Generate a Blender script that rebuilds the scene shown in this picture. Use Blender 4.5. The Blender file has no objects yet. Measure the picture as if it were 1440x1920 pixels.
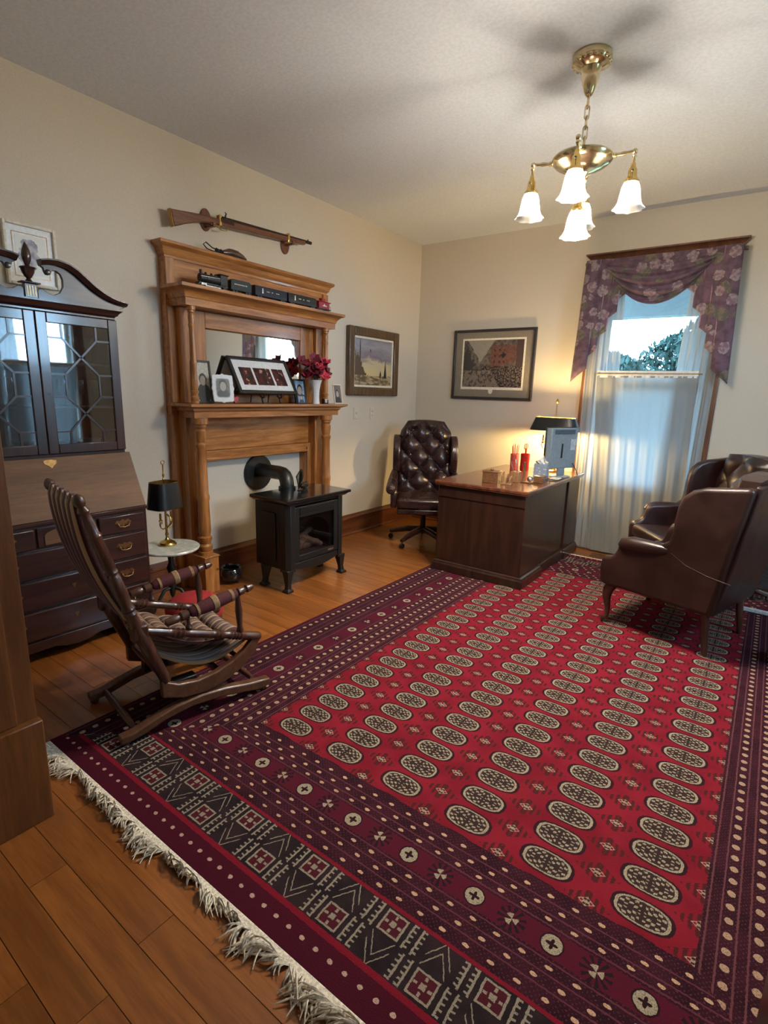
import bpy, bmesh, math, random
from mathutils import Matrix, Vector, Euler
random.seed(7)
PI = math.pi
scene = bpy.context.scene
COL = scene.collection

# ---------------------------------------------------------------- camera
cam_d = bpy.data.cameras.new('camera')
cam = bpy.data.objects.new('camera', cam_d)
COL.objects.link(cam)
scene.camera = cam
cam_d.sensor_fit = 'HORIZONTAL'
cam_d.sensor_width = 36.0
cam_d.lens = 36.0 * 992.0 / 1440.0
cam_d.clip_start = 0.02
yaw, pitch, roll = (math.radians(a) for a in (35.8, 12.73, 1.76))
_cy, _sy, _cp, _sp, _cr, _sr = math.cos(yaw), math.sin(yaw), math.cos(pitch), math.sin(pitch), math.cos(roll), math.sin(roll)
_R = (Matrix(((_cr, -_sr, 0), (_sr, _cr, 0), (0, 0, 1))) @ Matrix(((1, 0, 0), (0, _cp, -_sp), (0, _sp, _cp)))
      @ Matrix(((1, 0, 0), (0, 0, -1), (0, 1, 0))) @ Matrix(((_cy, _sy, 0), (-_sy, _cy, 0), (0, 0, 1))))
_m = (Matrix(((1, 0, 0), (0, -1, 0), (0, 0, -1))) @ _R).transposed().to_4x4()
_m.translation = (0, 0, 1.5)
cam.matrix_world = _m

# ---------------------------------------------------------------- world, exposure
SKY = (0.42, 0.71, 1.0)
SKY_S = 21.0
BULB_S = 1500.0
world = bpy.data.worlds.new('sky'); scene.world = world
world.use_nodes = True
_bg = world.node_tree.nodes['Background']
_bg.inputs[0].default_value = (*SKY, 1); _bg.inputs[1].default_value = SKY_S
vs = scene.view_settings
vs.view_transform = 'Standard'; vs.look = 'None'; vs.gamma = 1.0; vs.use_curve_mapping = False
vs.exposure = 1.02
scene.cycles.max_bounces = 10
scene.cycles.diffuse_bounces = 5
scene.cycles.transparent_max_bounces = 12
scene.cycles.sample_clamp_indirect = 6.0
scene.cycles.use_denoising = True

# room constants (metres)
XL, XR, YB, YN, ZC = -3.52, 1.52, 5.46, 0.62, 3.13

def portal(name, loc, rot, sx, sy):
    ld = bpy.data.lights.new(name, 'AREA'); ld.shape = 'RECTANGLE'; ld.size = sx; ld.size_y = sy
    ld.cycles.is_portal = True
    o = bpy.data.objects.new(name, ld); o.location = loc; o.rotation_euler = rot; COL.objects.link(o)
portal('window_portal', (-1.015, YB + 0.16, 1.66), (PI / 2, 0, PI), 0.95, 1.95)
for _y in (3.1,):
    portal('side_window_portal', (XR + 0.16, _y, 1.66), (PI / 2, 0, PI / 2), 0.95, 1.95)

# ---------------------------------------------------------------- node helpers
def lin(r, g=None, b=None):
    if isinstance(r, str):
        r, g, b = (int(r[i:i + 2], 16) for i in (0, 2, 4))
    f = lambda c: (c / 255 / 12.92) if c / 255 <= 0.04045 else ((c / 255 + 0.055) / 1.055) ** 2.4
    return (f(r), f(g), f(b))

class N:
    """a node tree with expression helpers"""
    def __init__(s, name):
        s.m = bpy.data.materials.new(name); s.m.use_nodes = True
        s.t = s.m.node_tree; s.n = s.t.nodes; s.l = s.t.links
        s.b = s.n['Principled BSDF']; s.out = s.n['Material Output']
        s.tc = None
    def set(s, sock, v):
        if isinstance(v, E): s.l.new(v.s, sock)
        elif isinstance(v, bpy.types.NodeSocket): s.l.new(v, sock)
        elif isinstance(v, (tuple, list)):
            sock.default_value = (*v, 1) if len(v) == 3 and len(sock.default_value) == 4 else v
        else: sock.default_value = v
    def coord(s, kind='Object'):
        if s.tc is None: s.tc = s.n.new('ShaderNodeTexCoord')
        return s.tc.outputs[kind]
    def xyz(s, kind='Object'):
        q = s.n.new('ShaderNodeSeparateXYZ'); s.l.new(s.coord(kind), q.inputs[0])
        return [E(s, o) for o in q.outputs]
    def math(s, op, *a):
        q = s.n.new('ShaderNodeMath'); q.operation = op
        for i, v in enumerate(a): s.set(q.inputs[i], v)
        return E(s, q.outputs[0])
    def mix(s, f, a, b, blend='MIX'):
        q = s.n.new('ShaderNodeMix'); q.data_type = 'RGBA'; q.blend_type = blend
        s.set(q.inputs[0], f); s.set(q.inputs[6], a); s.set(q.inputs[7], b)
        return q.outputs[2]
    def vec(s, x, y, z):
        q = s.n.new('ShaderNodeCombineXYZ')
        for i, v in enumerate((x, y, z)): s.set(q.inputs[i], v)
        return q.outputs[0]
    def mapped(s, scale=(1, 1, 1), loc=(0, 0, 0), kind='Object', src=None):
        q = s.n.new('ShaderNodeMapping'); s.l.new(src or s.coord(kind), q.inputs[0])
        q.inputs['Scale'].default_value = scale; q.inputs['Location'].default_value = loc
        return q.outputs[0]
    def noise(s, vec=None, scale=5, detail=3, rough=.5, dist=0, col=False):
        q = s.n.new('ShaderNodeTexNoise')
        s.l.new(vec if vec is not None else s.coord(), q.inputs['Vector'])
        q.inputs['Scale'].default_value = scale; q.inputs['Detail'].default_value = detail
        q.inputs['Roughness'].default_value = rough; q.inputs['Distortion'].default_value = dist
        return q.outputs['Color'] if col else E(s, q.outputs[0])
    def voronoi(s, vec, scale, feature='F1', col=False):
        q = s.n.new('ShaderNodeTexVoronoi'); q.feature = feature
        s.l.new(vec, q.inputs['Vector']); q.inputs['Scale'].default_value = scale
        return q.outputs['Color'] if col else E(s, q.outputs['Distance'])
    def ramp(s, f, stops):
        q = s.n.new('ShaderNodeValToRGB'); s.set(q.inputs[0], f)
        e = q.color_ramp.elements
        while len(e) < len(stops): e.new(0.5)
        for i, (p, c) in enumerate(stops):
            e[i].position = p; e[i].color = (*c, 1)
        return q.outputs[0]
    def bump(s, h, strength=.3, dist=.01):
        q = s.n.new('ShaderNodeBump'); q.inputs['Strength'].default_value = strength
        q.inputs['Distance'].default_value = dist; s.set(q.inputs['Height'], h)
        s.l.new(q.outputs[0], s.b.inputs['Normal'])
    def rand(s):
        q = s.n.new('ShaderNodeObjectInfo'); return E(s, q.outputs['Random'])
    def p(s, **k):
        for a, v in k.items():
            s.set(s.b.inputs[{'col': 'Base Color', 'rough': 'Roughness', 'metal': 'Metallic', 'coat': 'Coat Weight',
                              'coatr': 'Coat Roughness', 'spec': 'Specular IOR Level', 'em': 'Emission Color',
                              'ems': 'Emission Strength', 'sheen': 'Sheen Weight', 'trans': 'Transmission Weight',
                              'ior': 'IOR', 'alpha': 'Alpha'}[a]], v)
        return s

class E:
    def __init__(s, n, sock): s.n = n; s.s = sock
    def __add__(s, o): return s.n.math('ADD', s, o)
    __radd__ = __add__
    def __sub__(s, o): return s.n.math('SUBTRACT', s, o)
    def __rsub__(s, o): return s.n.math('SUBTRACT', o, s)
    def __mul__(s, o): return s.n.math('MULTIPLY', s, o)
    __rmul__ = __mul__
    def __truediv__(s, o): return s.n.math('DIVIDE', s, o)
    def __pow__(s, o): return s.n.math('POWER', s, o)
    def __lt__(s, o): return s.n.math('LESS_THAN', s, o)
    def __gt__(s, o): return s.n.math('GREATER_THAN', s, o)
    def __and__(s, o): return s.n.math('MULTIPLY', s, o)
    def __or__(s, o): return s.n.math('MAXIMUM', s, o)
    def __abs__(s): return s.n.math('ABSOLUTE', s)
    def max(s, o): return s.n.math('MAXIMUM', s, o)
    def min(s, o): return s.n.math('MINIMUM', s, o)
    def fract(s): return s.n.math('FRACT', s)
    def floor(s): return s.n.math('FLOOR', s)
    def sin(s): return s.n.math('SINE', s)
    def cos(s): return s.n.math('COSINE', s)
    def atan2(s, o): return s.n.math('ARCTAN2', s, o)
    def inv(s): return s.n.math('SUBTRACT', 1.0, s)
    def between(s, a, b): return (s > a) & (s < b)
    def smooth(s, a, b):
        q = s.n.n.new('ShaderNodeMapRange'); q.interpolation_type = 'SMOOTHSTEP'
        s.n.set(q.inputs[0], s); q.inputs[1].default_value = a; q.inputs[2].default_value = b
        return E(s.n, q.outputs[0])

_plain = {}
def plain(name, col, rough=.5, metal=0., coat=0., bump=0., bscale=60, var=0.06, spec=.5):
    """simple procedural material: base colour with slight noise variation"""
    if name in _plain: return _plain[name]
    n = N(name)
    nz = n.noise(n.coord(), bscale, 3)
    c2 = tuple(min(1, c * (1 + var * 4)) for c in col); c1 = tuple(c * (1 - var * 3) for c in col)
    n.p(col=n.mix(nz.smooth(.3, .7), c1, c2), rough=rough, metal=metal, coat=coat, coatr=.15, spec=spec)
    if bump: n.bump(nz, bump, .004)
    _plain[name] = n.m
    return n.m

def wood(name, c_dark, c_light, axis='z', scale=1.0, rough=.38, coat=.25, rand=False, ring=1.0):
    n = N(name)
    k = {'x': (1.2, 14, 14), 'y': (14, 1.2, 14), 'z': (14, 14, 1.2)}[axis]
    off = n.coord()
    if rand:
        r = n.rand() * 40.
        q = n.n.new('ShaderNodeVectorMath'); q.operation = 'ADD'
        n.l.new(off, q.inputs[0]); n.l.new(n.vec(r, r * 1.7, r * .6), q.inputs[1]); off = q.outputs[0]
    v = n.mapped(tuple(a * scale for a in k), src=off)
    g = n.noise(v, 1.6, 5, .6, .6)
    fine = n.noise(n.mapped(tuple(a * scale * 4 for a in k), src=off), 3.0, 3, .6)
    f = (g * ring).smooth(.30, .72)
    c = n.mix(f, c_dark, c_light)
    c = n.mix(fine.smooth(.35, .75) * .35, c, tuple(a * .55 for a in c_dark))
    if rand:
        c = n.mix(n.rand() * .45, c, tuple(a * .62 for a in c_dark), 'MIX')
    n.p(col=c, rough=rough, coat=coat, coatr=.12)
    n.bump(fine, .08, .002)
    return n.m

# ---------------------------------------------------------------- mesh helpers
def axis_frame(d):
    d = Vector(d).normalized()
    a = Vector((0, 0, 1)) if abs(d.z) < .9 else Vector((1, 0, 0))
    u = a.cross(d).normalized(); w = d.cross(u)
    return u, w, d

class MB:
    def __init__(s): s.v = []; s.f = []
    def add(s, vs, fs, M=None):
        k = len(s.v)
        s.v += [tuple(M @ Vector(p)) if M else tuple(p) for p in vs]
        s.f += [tuple(i + k for i in f) for f in fs]
        return s
    def box(s, x0, x1, y0, y1, z0, z1, M=None):
        return s.add([(x, y, z) for z in (z0, z1) for y in (y0, y1) for x in (x0, x1)],
                     [(0, 2, 3, 1), (4, 5, 7, 6), (0, 1, 5, 4), (2, 6, 7, 3), (0, 4, 6, 2), (1, 3, 7, 5)], M)
    def bar(s, p, q, w, h, up=(0, 0, 1), M=None):
        """square bar from p to q"""
        p, q = Vector(p), Vector(q); d = (q - p).normalized(); up = Vector(up)
        a = d.cross(up)
        if a.length < 1e-4: a = d.cross(Vector((1, 0, 0)))
        a.normalize(); b = a.cross(d)
        vs = [c + a * (w / 2 * i) + b * (h / 2 * j) for c in (p, q) for i, j in ((-1, -1), (1, -1), (1, 1), (-1, 1))]
        return s.add(vs, [(0, 1, 2, 3), (7, 6, 5, 4), (0, 4, 5, 1), (1, 5, 6, 2), (2, 6, 7, 3), (3, 7, 4, 0)], M)
    def prism(s, poly, axis, a0, a1, M=None):
        n = len(poly)
        mk = {'x': lambda p, a: (a, p[0], p[1]), 'y': lambda p, a: (p[0], a, p[1]), 'z': lambda p, a: (p[0], p[1], a)}[axis]
        vs = [mk(p, a0) for p in poly] + [mk(p, a1) for p in poly]
        return s.add(vs, [tuple(range(n))[::-1], tuple(range(n, 2 * n))] + [(i, (i + 1) % n, (i + 1) % n + n, i + n) for i in range(n)], M)
    def turned(s, p0, p1, prof, seg=14, M=None):
        """lathe along p0->p1; prof = [(t 0..1, radius)]"""
        p0, p1 = Vector(p0), Vector(p1); u, w, _ = axis_frame(p1 - p0)
        vs = []; fs = []
        for t, r in prof:
            c = p0.lerp(p1, t)
            vs += [c + (u * math.cos(a) + w * math.sin(a)) * r for a in (2 * PI * i / seg for i in range(seg))]
        for j in range(len(prof) - 1):
            for i in range(seg):
                k = (i + 1) % seg
                fs.append((j * seg + i, j * seg + k, (j + 1) * seg + k, (j + 1) * seg + i))
        if prof[0][1] > 1e-4: fs.append(tuple(range(seg))[::-1])
        if prof[-1][1] > 1e-4: fs.append(tuple(range((len(prof) - 1) * seg, len(prof) * seg)))
        return s.add(vs, fs, M)
    def cyl(s, p0, p1, r0, r1=None, seg=16, M=None):
        return s.turned(p0, p1, [(0, r0), (1, r0 if r1 is None else r1)], seg, M)
    def lathe(s, c, prof, seg=24, M=None, ruffle=0, rn=6):
        """vertical lathe; prof = [(radius, z)]; open ends are left open when radius>0 and cap False"""
        c = Vector(c); vs = []; fs = []
        for j, (r, z) in enumerate(prof):
            for i in range(seg):
                a = 2 * PI * i / seg
                k = 1 + (ruffle * math.cos(rn * a) if callable(ruffle) is False else 0) * (j / (len(prof) - 1)) ** 4
                vs.append(c + Vector((r * k * math.cos(a), r * k * math.sin(a), z)))
        for j in range(len(prof) - 1):
            for i in range(seg):
                k = (i + 1) % seg
                fs.append((j * seg + i, j * seg + k, (j + 1) * seg + k, (j + 1) * seg + i))
        return s.add(vs, fs, M)
    def tube(s, pts, r, seg=8, M=None, closed=False, caps=True):
        pts = [Vector(p) for p in pts]; n = len(pts)
        rs = r if isinstance(r, (list, tuple)) else [r] * n
        vs = []; fs = []; u = None
        for i, p in enumerate(pts):
            d = (pts[(i + 1) % n] - pts[i - 1]) if closed else (pts[min(i + 1, n - 1)] - pts[max(i - 1, 0)])
            d.normalize()
            if u is None: u = axis_frame(d)[0]
            u = (u - d * u.dot(d))
            if u.length < 1e-5: u = axis_frame(d)[0]
            u.normalize(); w = d.cross(u)
            vs += [p + (u * math.cos(2 * PI * k / seg) + w * math.sin(2 * PI * k / seg)) * rs[i] for k in range(seg)]
        for j in range(n if closed else n - 1):
            for k in range(seg):
                m = (k + 1) % seg; j2 = (j + 1) % n
                fs.append((j * seg + k, j * seg + m, j2 * seg + m, j2 * seg + k))
        if caps and not closed: fs += [tuple(range(seg))[::-1], tuple(range((n - 1) * seg, n * seg))]
        return s.add(vs, fs, M)
    def ball(s, c, r, seg=14, rings=8, M=None):
        rx, ry, rz = r if isinstance(r, (tuple, list)) else (r, r, r)
        c = Vector(c); vs = [c + Vector((0, 0, -rz))]; fs = []
        for j in range(1, rings):
            t = -PI / 2 + PI * j / rings
            for i in range(seg):
                a = 2 * PI * i / seg
                vs.append(c + Vector((rx * math.cos(t) * math.cos(a), ry * math.cos(t) * math.sin(a), rz * math.sin(t))))
        vs.append(c + Vector((0, 0, rz))); L = len(vs) - 1
        for i in range(seg):
            k = (i + 1) % seg
            fs.append((0, 1 + k, 1 + i)); fs.append((L, L - seg + i, L - seg + k))
            for j in range(rings - 2):
                a = 1 + j * seg
                fs.append((a + i, a + k, a + seg + k, a + seg + i))
        return s.add(vs, fs, M)
    def grid(s, fn, nu, nv, M=None, thick=None):
        """surface fn(u,v)->(x,y,z); thick = function (u,v)->point of the back side for a closed slab"""
        P = [fn(i / nu, j / nv) for j in range(nv + 1) for i in range(nu + 1)]
        w = nu + 1
        F = [(j * w + i, j * w + i + 1, (j + 1) * w + i + 1, (j + 1) * w + i) for j in range(nv) for i in range(nu)]
        if thick:
            K = len(P)
            P += [thick(i / nu, j / nv) for j in range(nv + 1) for i in range(nu + 1)]
            F += [tuple(K + a for a in f[::-1]) for f in F]
            edge = [i for i in range(w)] + [j * w + nu for j in range(1, nv + 1)] + [nv * w + i for i in range(nu - 1, -1, -1)] + [j * w for j in range(nv - 1, 0, -1)]
            for a, b in zip(edge, edge[1:] + edge[:1]): F.append((b, a, a + K, b + K))
        return s.add(P, F, M)
    def build(s, name, mat, parent=None, smooth=35, bevel=0, bseg=2, world=False, kind=None, subdiv=0, solid=0):
        me = bpy.data.meshes.new(name)
        vs = s.v
        if world and parent is not None:
            r = parent
            while r.parent: r = r.parent
            Mi = (Matrix.Translation(r.location) @ r.rotation_euler.to_matrix().to_4x4()).inverted()
            vs = [tuple(Mi @ Vector(p)) for p in vs]
        me.from_pydata(vs, [], s.f)
        bm = bmesh.new(); bm.from_mesh(me)
        bmesh.ops.recalc_face_normals(bm, faces=bm.faces); bm.to_mesh(me); bm.free()
        if smooth:
            me.shade_smooth(); me.set_sharp_from_angle(angle=math.radians(smooth))
        me.materials.append(mat)
        o = bpy.data.objects.new(name, me); COL.objects.link(o)
        if parent is not None: o.parent = parent
        if bevel:
            md = o.modifiers.new('bevel', 'BEVEL'); md.width = bevel; md.segments = bseg; md.limit_method = 'ANGLE'; md.angle_limit = math.radians(40)
            md.harden_normals = False
            me.shade_smooth()
        if subdiv:
            md = o.modifiers.new('sub', 'SUBSURF'); md.levels = md.render_levels = subdiv
            me.shade_smooth()
        if solid:
            md = o.modifiers.new('solid', 'SOLIDIFY'); md.thickness = solid; md.offset = 0
        if kind: o['kind'] = kind
        return o

def thing(name, label, cat, loc=(0, 0, 0), rz=0, group=None):
    o = bpy.data.objects.new(name, None); COL.objects.link(o)
    o.empty_display_size = .1
    o.location = loc; o.rotation_euler = (0, 0, rz); o['label'] = label; o['category'] = cat
    if group: o['group'] = group
    return o
def tag(o, label, cat, group=None):
    o['label'] = label; o['category'] = cat
    if group: o['group'] = group
    return o
def struct(o, label=None):
    o['kind'] = 'structure'
    if label: o['label'] = label
    return o
def dup(root, loc, rz, label, group=None):
    r = root.copy(); COL.objects.link(r); r.location = loc; r.rotation_euler = (0, 0, rz); r['label'] = label
    if group: r['group'] = group
    for ch in list(root.children):
        c = ch.copy(); COL.objects.link(c); c.parent = r
        for g in list(ch.children):
            d = g.copy(); COL.objects.link(d); d.parent = c
    return r
def crown(mb, xb, xf, y0, y1, prof):
    """moulding round the front and both ends; prof = [(projection, z)]"""
    vs = []; fs = []
    for p, z in prof:
        vs += [(xb, y0 - p, z), (xf + p, y0 - p, z), (xf + p, y1 + p, z), (xb, y1 + p, z)]
    n = len(prof)
    for j in range(n - 1):
        for i in range(4):
            k = (i + 1) % 4
            fs.append((j * 4 + i, j * 4 + k, (j + 1) * 4 + k, (j + 1) * 4 + i))
    fs += [(3, 2, 1, 0), tuple(range(4 * n - 4, 4 * n))]
    return mb.add(vs, fs)

# ---------------------------------------------------------------- shared materials
M_wall = plain('wall_paint', lin(206, 195, 178), .85, bump=.15, bscale=220, var=.015)
M_ceil = plain('ceiling_paint', lin(214, 219, 226), .9, bump=.2, bscale=60, var=.015)
M_oak = wood('oak_vertical', lin(138, 84, 38), lin(198, 134, 72), 'z', 1.2)
M_oak_y = wood('oak_along_wall', lin(138, 84, 38), lin(198, 134, 72), 'y', 1.2)
M_base = wood('baseboard_wood', lin(86, 44, 24), lin(128, 72, 40), 'y', 1.0)
M_base_x = wood('baseboard_wood_cross', lin(86, 44, 24), lin(128, 72, 40), 'x', 1.0)
M_floor = wood('floor_plank_wood', lin(128, 74, 32), lin(170, 104, 48), 'x', .8, rough=.33, coat=.3, rand=True)
M_jamb = wood('door_casing_wood', lin(92, 54, 26), lin(128, 80, 40), 'z', .9)
M_jamb_shade = wood('shaded_door_wood', lin(20, 15, 13), lin(32, 22, 18), 'z', .9)  # shade on the unlit doorway side, put into near-black wood colours
M_mah = wood('mahogany', lin(40, 21, 18), lin(66, 36, 29), 'y', 1.0, rough=.34, coat=.35)
M_mah_z = wood('mahogany_upright', lin(42, 23, 20), lin(68, 38, 31), 'z', 1.0, rough=.3, coat=.5)
M_fall = wood('fall_front_veneer', lin(100, 68, 42), lin(124, 86, 54), 'y', .6, rough=.6, coat=.0)
M_rock = wood('rocker_wood', lin(56, 32, 25), lin(90, 56, 42), 'z', 1.6, rough=.32, coat=.4)
M_rock_l = wood('rocker_runner_wood', lin(78, 50, 34), lin(106, 70, 49), 'y', 1.2, rough=.4, coat=.25)
M_desk = wood('desk_walnut', lin(40, 23, 17), lin(60, 35, 26), 'z', .9, rough=.34, coat=.4)
M_desktop = wood('desk_top_wood', lin(78, 44, 30), lin(116, 68, 46), 'y', .8, rough=.25, coat=.5)
M_brass = plain('polished_brass', lin(214, 182, 110), .22, 1.0, bscale=30, var=.03)
M_nickel = plain('pale_brass', lin(222, 206, 166), .18, 1.0, bscale=30, var=.03)
M_abrass = plain('aged_brass', lin(150, 122, 82), .35, 1.0, bscale=60, var=.06)
M_iron = plain('black_cast_iron', (.007, .0075, .008), .45, .0, .12, bump=.1, bscale=150)
M_enamel = plain('black_enamel', (.008, .009, .01), .14, 0, .7, var=.03)
M_white = plain('white_gloss', (.72, .72, .72), .35, var=.02)
M_cream = plain('cream_paper', lin(222, 214, 196), .8, var=.03)
M_blackpl = plain('black_plastic', (.012, .012, .013), .4)
M_grey = plain('grey_plastic', lin(120, 132, 142), .42, var=.03)
M_tole = plain('black_tole', lin(20, 24, 26), .4, 0, .2)
M_marble = None
def _marble():
    n = N('white_marble'); v = n.noise(n.coord(), 9, 6, .6, 2.2)
    n.p(col=n.mix(v.smooth(.42, .55), lin(214, 214, 206), lin(188, 192, 184)), rough=.22); return n.m
M_marble = _marble()

def leather(name, c, rough=.28):
    n = N(name); v = n.voronoi(n.coord(), 260); w = n.noise(n.coord(), 7, 4)
    n.p(col=n.mix(w.smooth(.3, .75), tuple(a * .75 for a in c), tuple(a * 1.5 for a in c)), rough=w.smooth(.2, .9) * .18 + rough, coat=.12, coatr=.25)
    n.bump(v, .12, .002); return n.m
M_leather = leather('oxblood_leather', lin(44, 26, 26), .2)
M_leather2 = leather('brown_leather', lin(42, 23, 21), .3)

def clear_glass(name, tint=(1, 1, 1), refl=.05):
    n = N(name)
    tr = n.n.new('ShaderNodeBsdfTransparent'); tr.inputs[0].default_value = (*tint, 1)
    gl = n.n.new('ShaderNodeBsdfGlossy'); gl.inputs['Roughness'].default_value = .02
    fr = n.n.new('ShaderNodeLayerWeight'); fr.inputs[0].default_value = .5
    mx = n.n.new('ShaderNodeMixShader')
    n.l.new((E(n, fr.outputs[1]) ** 4. * .8 + refl).s, mx.inputs[0])
    n.l.new(tr.outputs[0], mx.inputs[1]); n.l.new(gl.outputs[0], mx.inputs[2]); n.l.new(mx.outputs[0], n.out.inputs[0])
    return n.m
M_glass = clear_glass('window_glass')
M_cabglass = clear_glass('cabinet_glass', (.7, .73, .75), .13)
def _mirror():
    n = N('mirror_silver'); v = n.noise(n.coord(), 4)
    n.p(col=n.mix(v, (.82, .84, .84), (.88, .89, .88)), metal=1.0, rough=.015); return n.m
M_mirror = _mirror()

# ---------------------------------------------------------------- floor
fl = struct(MB().box(XL - .15, XR + .15, -2.0, YB + .15, -.15, -.012).build('floor', M_base_x, smooth=0))
row = 0; y = -1.96
PW = .1095
y = .56 - PW * 23
while y < YB:
    y1 = min(y + PW, YB)
    xs = [XL]; x = XL + random.uniform(.9, 2.6)
    while x < XR - .6:
        xs.append(x); x += random.uniform(1.6, 2.9)
    xs.append(XR)
    for a, b in zip(xs, xs[1:]):
        if y1 - y > .01:
            MB().box(a + .0009, b - .0009, y + .0011, y1 - .0011, -.012, 0).build('plank', M_floor, fl, smooth=0)
    y += PW

# ---------------------------------------------------------------- walls and ceiling
T = .14
WX, WH = -1.015, .455            # back window centre and half width
WZ0, WZ1 = .70, 2.62
def wall_with_hole(name, along, c0, c1, h0, h1, z0, z1, fixed0, fixed1):
    b = MB()
    for (a0, a1, q0, q1) in ((c0, h0, 0, ZC), (h1, c1, 0, ZC), (h0, h1, 0, z0), (h0, h1, z1, ZC)):
        if a1 - a0 < .001 or q1 - q0 < .001: continue
        if along == 'x': b.box(a0, a1, fixed0, fixed1, q0, q1)
        else: b.box(fixed0, fixed1, a0, a1, q0, q1)
    return struct(b.build(name, M_wall, smooth=0))
struct(MB().box(XL - T, XL, -2.0, YB + T, 0, ZC).build('wall_left', M_wall, smooth=0))
wall_with_hole('wall_back', 'x', XL, XR + T, WX - WH, WX + WH, WZ0, WZ1, YB, YB + T)
b = MB()
for a0, a1, q0, q1 in ((-2.0, 3.1 - WH, 0, ZC), (3.1 + WH, YB, 0, ZC)) + tuple((c - WH, c + WH, *q) for c in (3.1,) for q in ((0, WZ0), (WZ1, ZC))):
    b.box(XR, XR + T, a0, a1, q0, q1)
struct(b.build('wall_right', M_wall, smooth=0))
# near wall with the wide doorway the view looks through
DX0, DX1, DZ = -1.89, .085, 2.55
wall_with_hole('wall_near', 'x', XL, XR, DX0 - .02, DX1 + .02, 0, DZ + .02, .47, YN)
struct(MB().box(XL, XR, -2.14, -2.0, 0, ZC).build('wall_hall', M_wall, smooth=0))
struct(MB().box(XL - T, XR + T, -2.14, YB + T, ZC, ZC + .12).build('ceiling', M_ceil, smooth=0))
# doorway lining
struct(MB().box(DX0 + .0005, -1.853, .45, .626, 0, .38).build('trim_7', M_jamb, bevel=.004))
struct(MB().box(DX0 - .02, DX0, .445, .622, 0, DZ).build('trim_1', M_jamb, bevel=.003), 'golden brown wooden lining of the doorway, side by the secretary desk')
struct(MB().box(DX0 + .0005, DX0 + .010, .50, .56, .381, DZ - .001).build('trim_6', M_jamb, bevel=.003))
struct(MB().box(DX1, DX1 + .02, .445, .622, 0, DZ).build('trim_2', M_jamb_shade, bevel=.003), 'wooden lining of the doorway coloured near-black as unlit, side away from the secretary desk')
struct(MB().box(DX0 - .02, DX1 + .02, .445, .622, DZ, DZ + .02).build('trim_3', M_jamb, bevel=.003))
for k, (yy, s) in enumerate(((.645, 1), (.445, -1))):
    b = MB()
    y0, y1 = (.6202, .628) if s > 0 else (yy, yy + .0245)
    b.box(DX0 - .16, DX0 - .042, y0, y1, 0, DZ + .02); b.box(DX1 + .042, DX1 + .16, y0, y1, 0, DZ + .02)
    b.box(DX0 - .16, DX1 + .16, y0, y1, DZ + .021, DZ + .16)
    struct(b.build('trim_%d' % (4 + k), M_jamb, bevel=.004))

def baseboard(name, axis, a0, a1, wall, sgn, mat):
    b = MB(); w = wall
    q = [(w, 0), (w + sgn * .034, 0), (w + sgn * .034, .012), (w + sgn * .022, .022), (w + sgn * .022, .165), (w + sgn * .03, .172),
         (w + sgn * .03, .188), (w + sgn * .018, .2), (w + sgn * .012, .222), (w, .222)]
    if axis == 'y': b.prism(q, 'y', a0, a1)
    else: b.prism([(p[0], p[1]) for p in q], 'x', a0, a1)
    return struct(b.build(name, mat, smooth=25))
baseboard('baseboard_left', 'y', YN + .026, 2.185, XL, 1, M_base)
baseboard('baseboard_left', 'y', 2.425, 3.495, XL + .012, 1, M_base)
baseboard('baseboard_left', 'y', 3.81, YB, XL, 1, M_base)
baseboard('baseboard_back', 'x', XL + .035, -1.66, YB, -1, M_base_x)
baseboard('baseboard_back', 'x', -.38, XR - .035, YB, -1, M_base_x)
baseboard('baseboard_right', 'y', YN + .03, YB, XR, -1, M_base)

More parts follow.
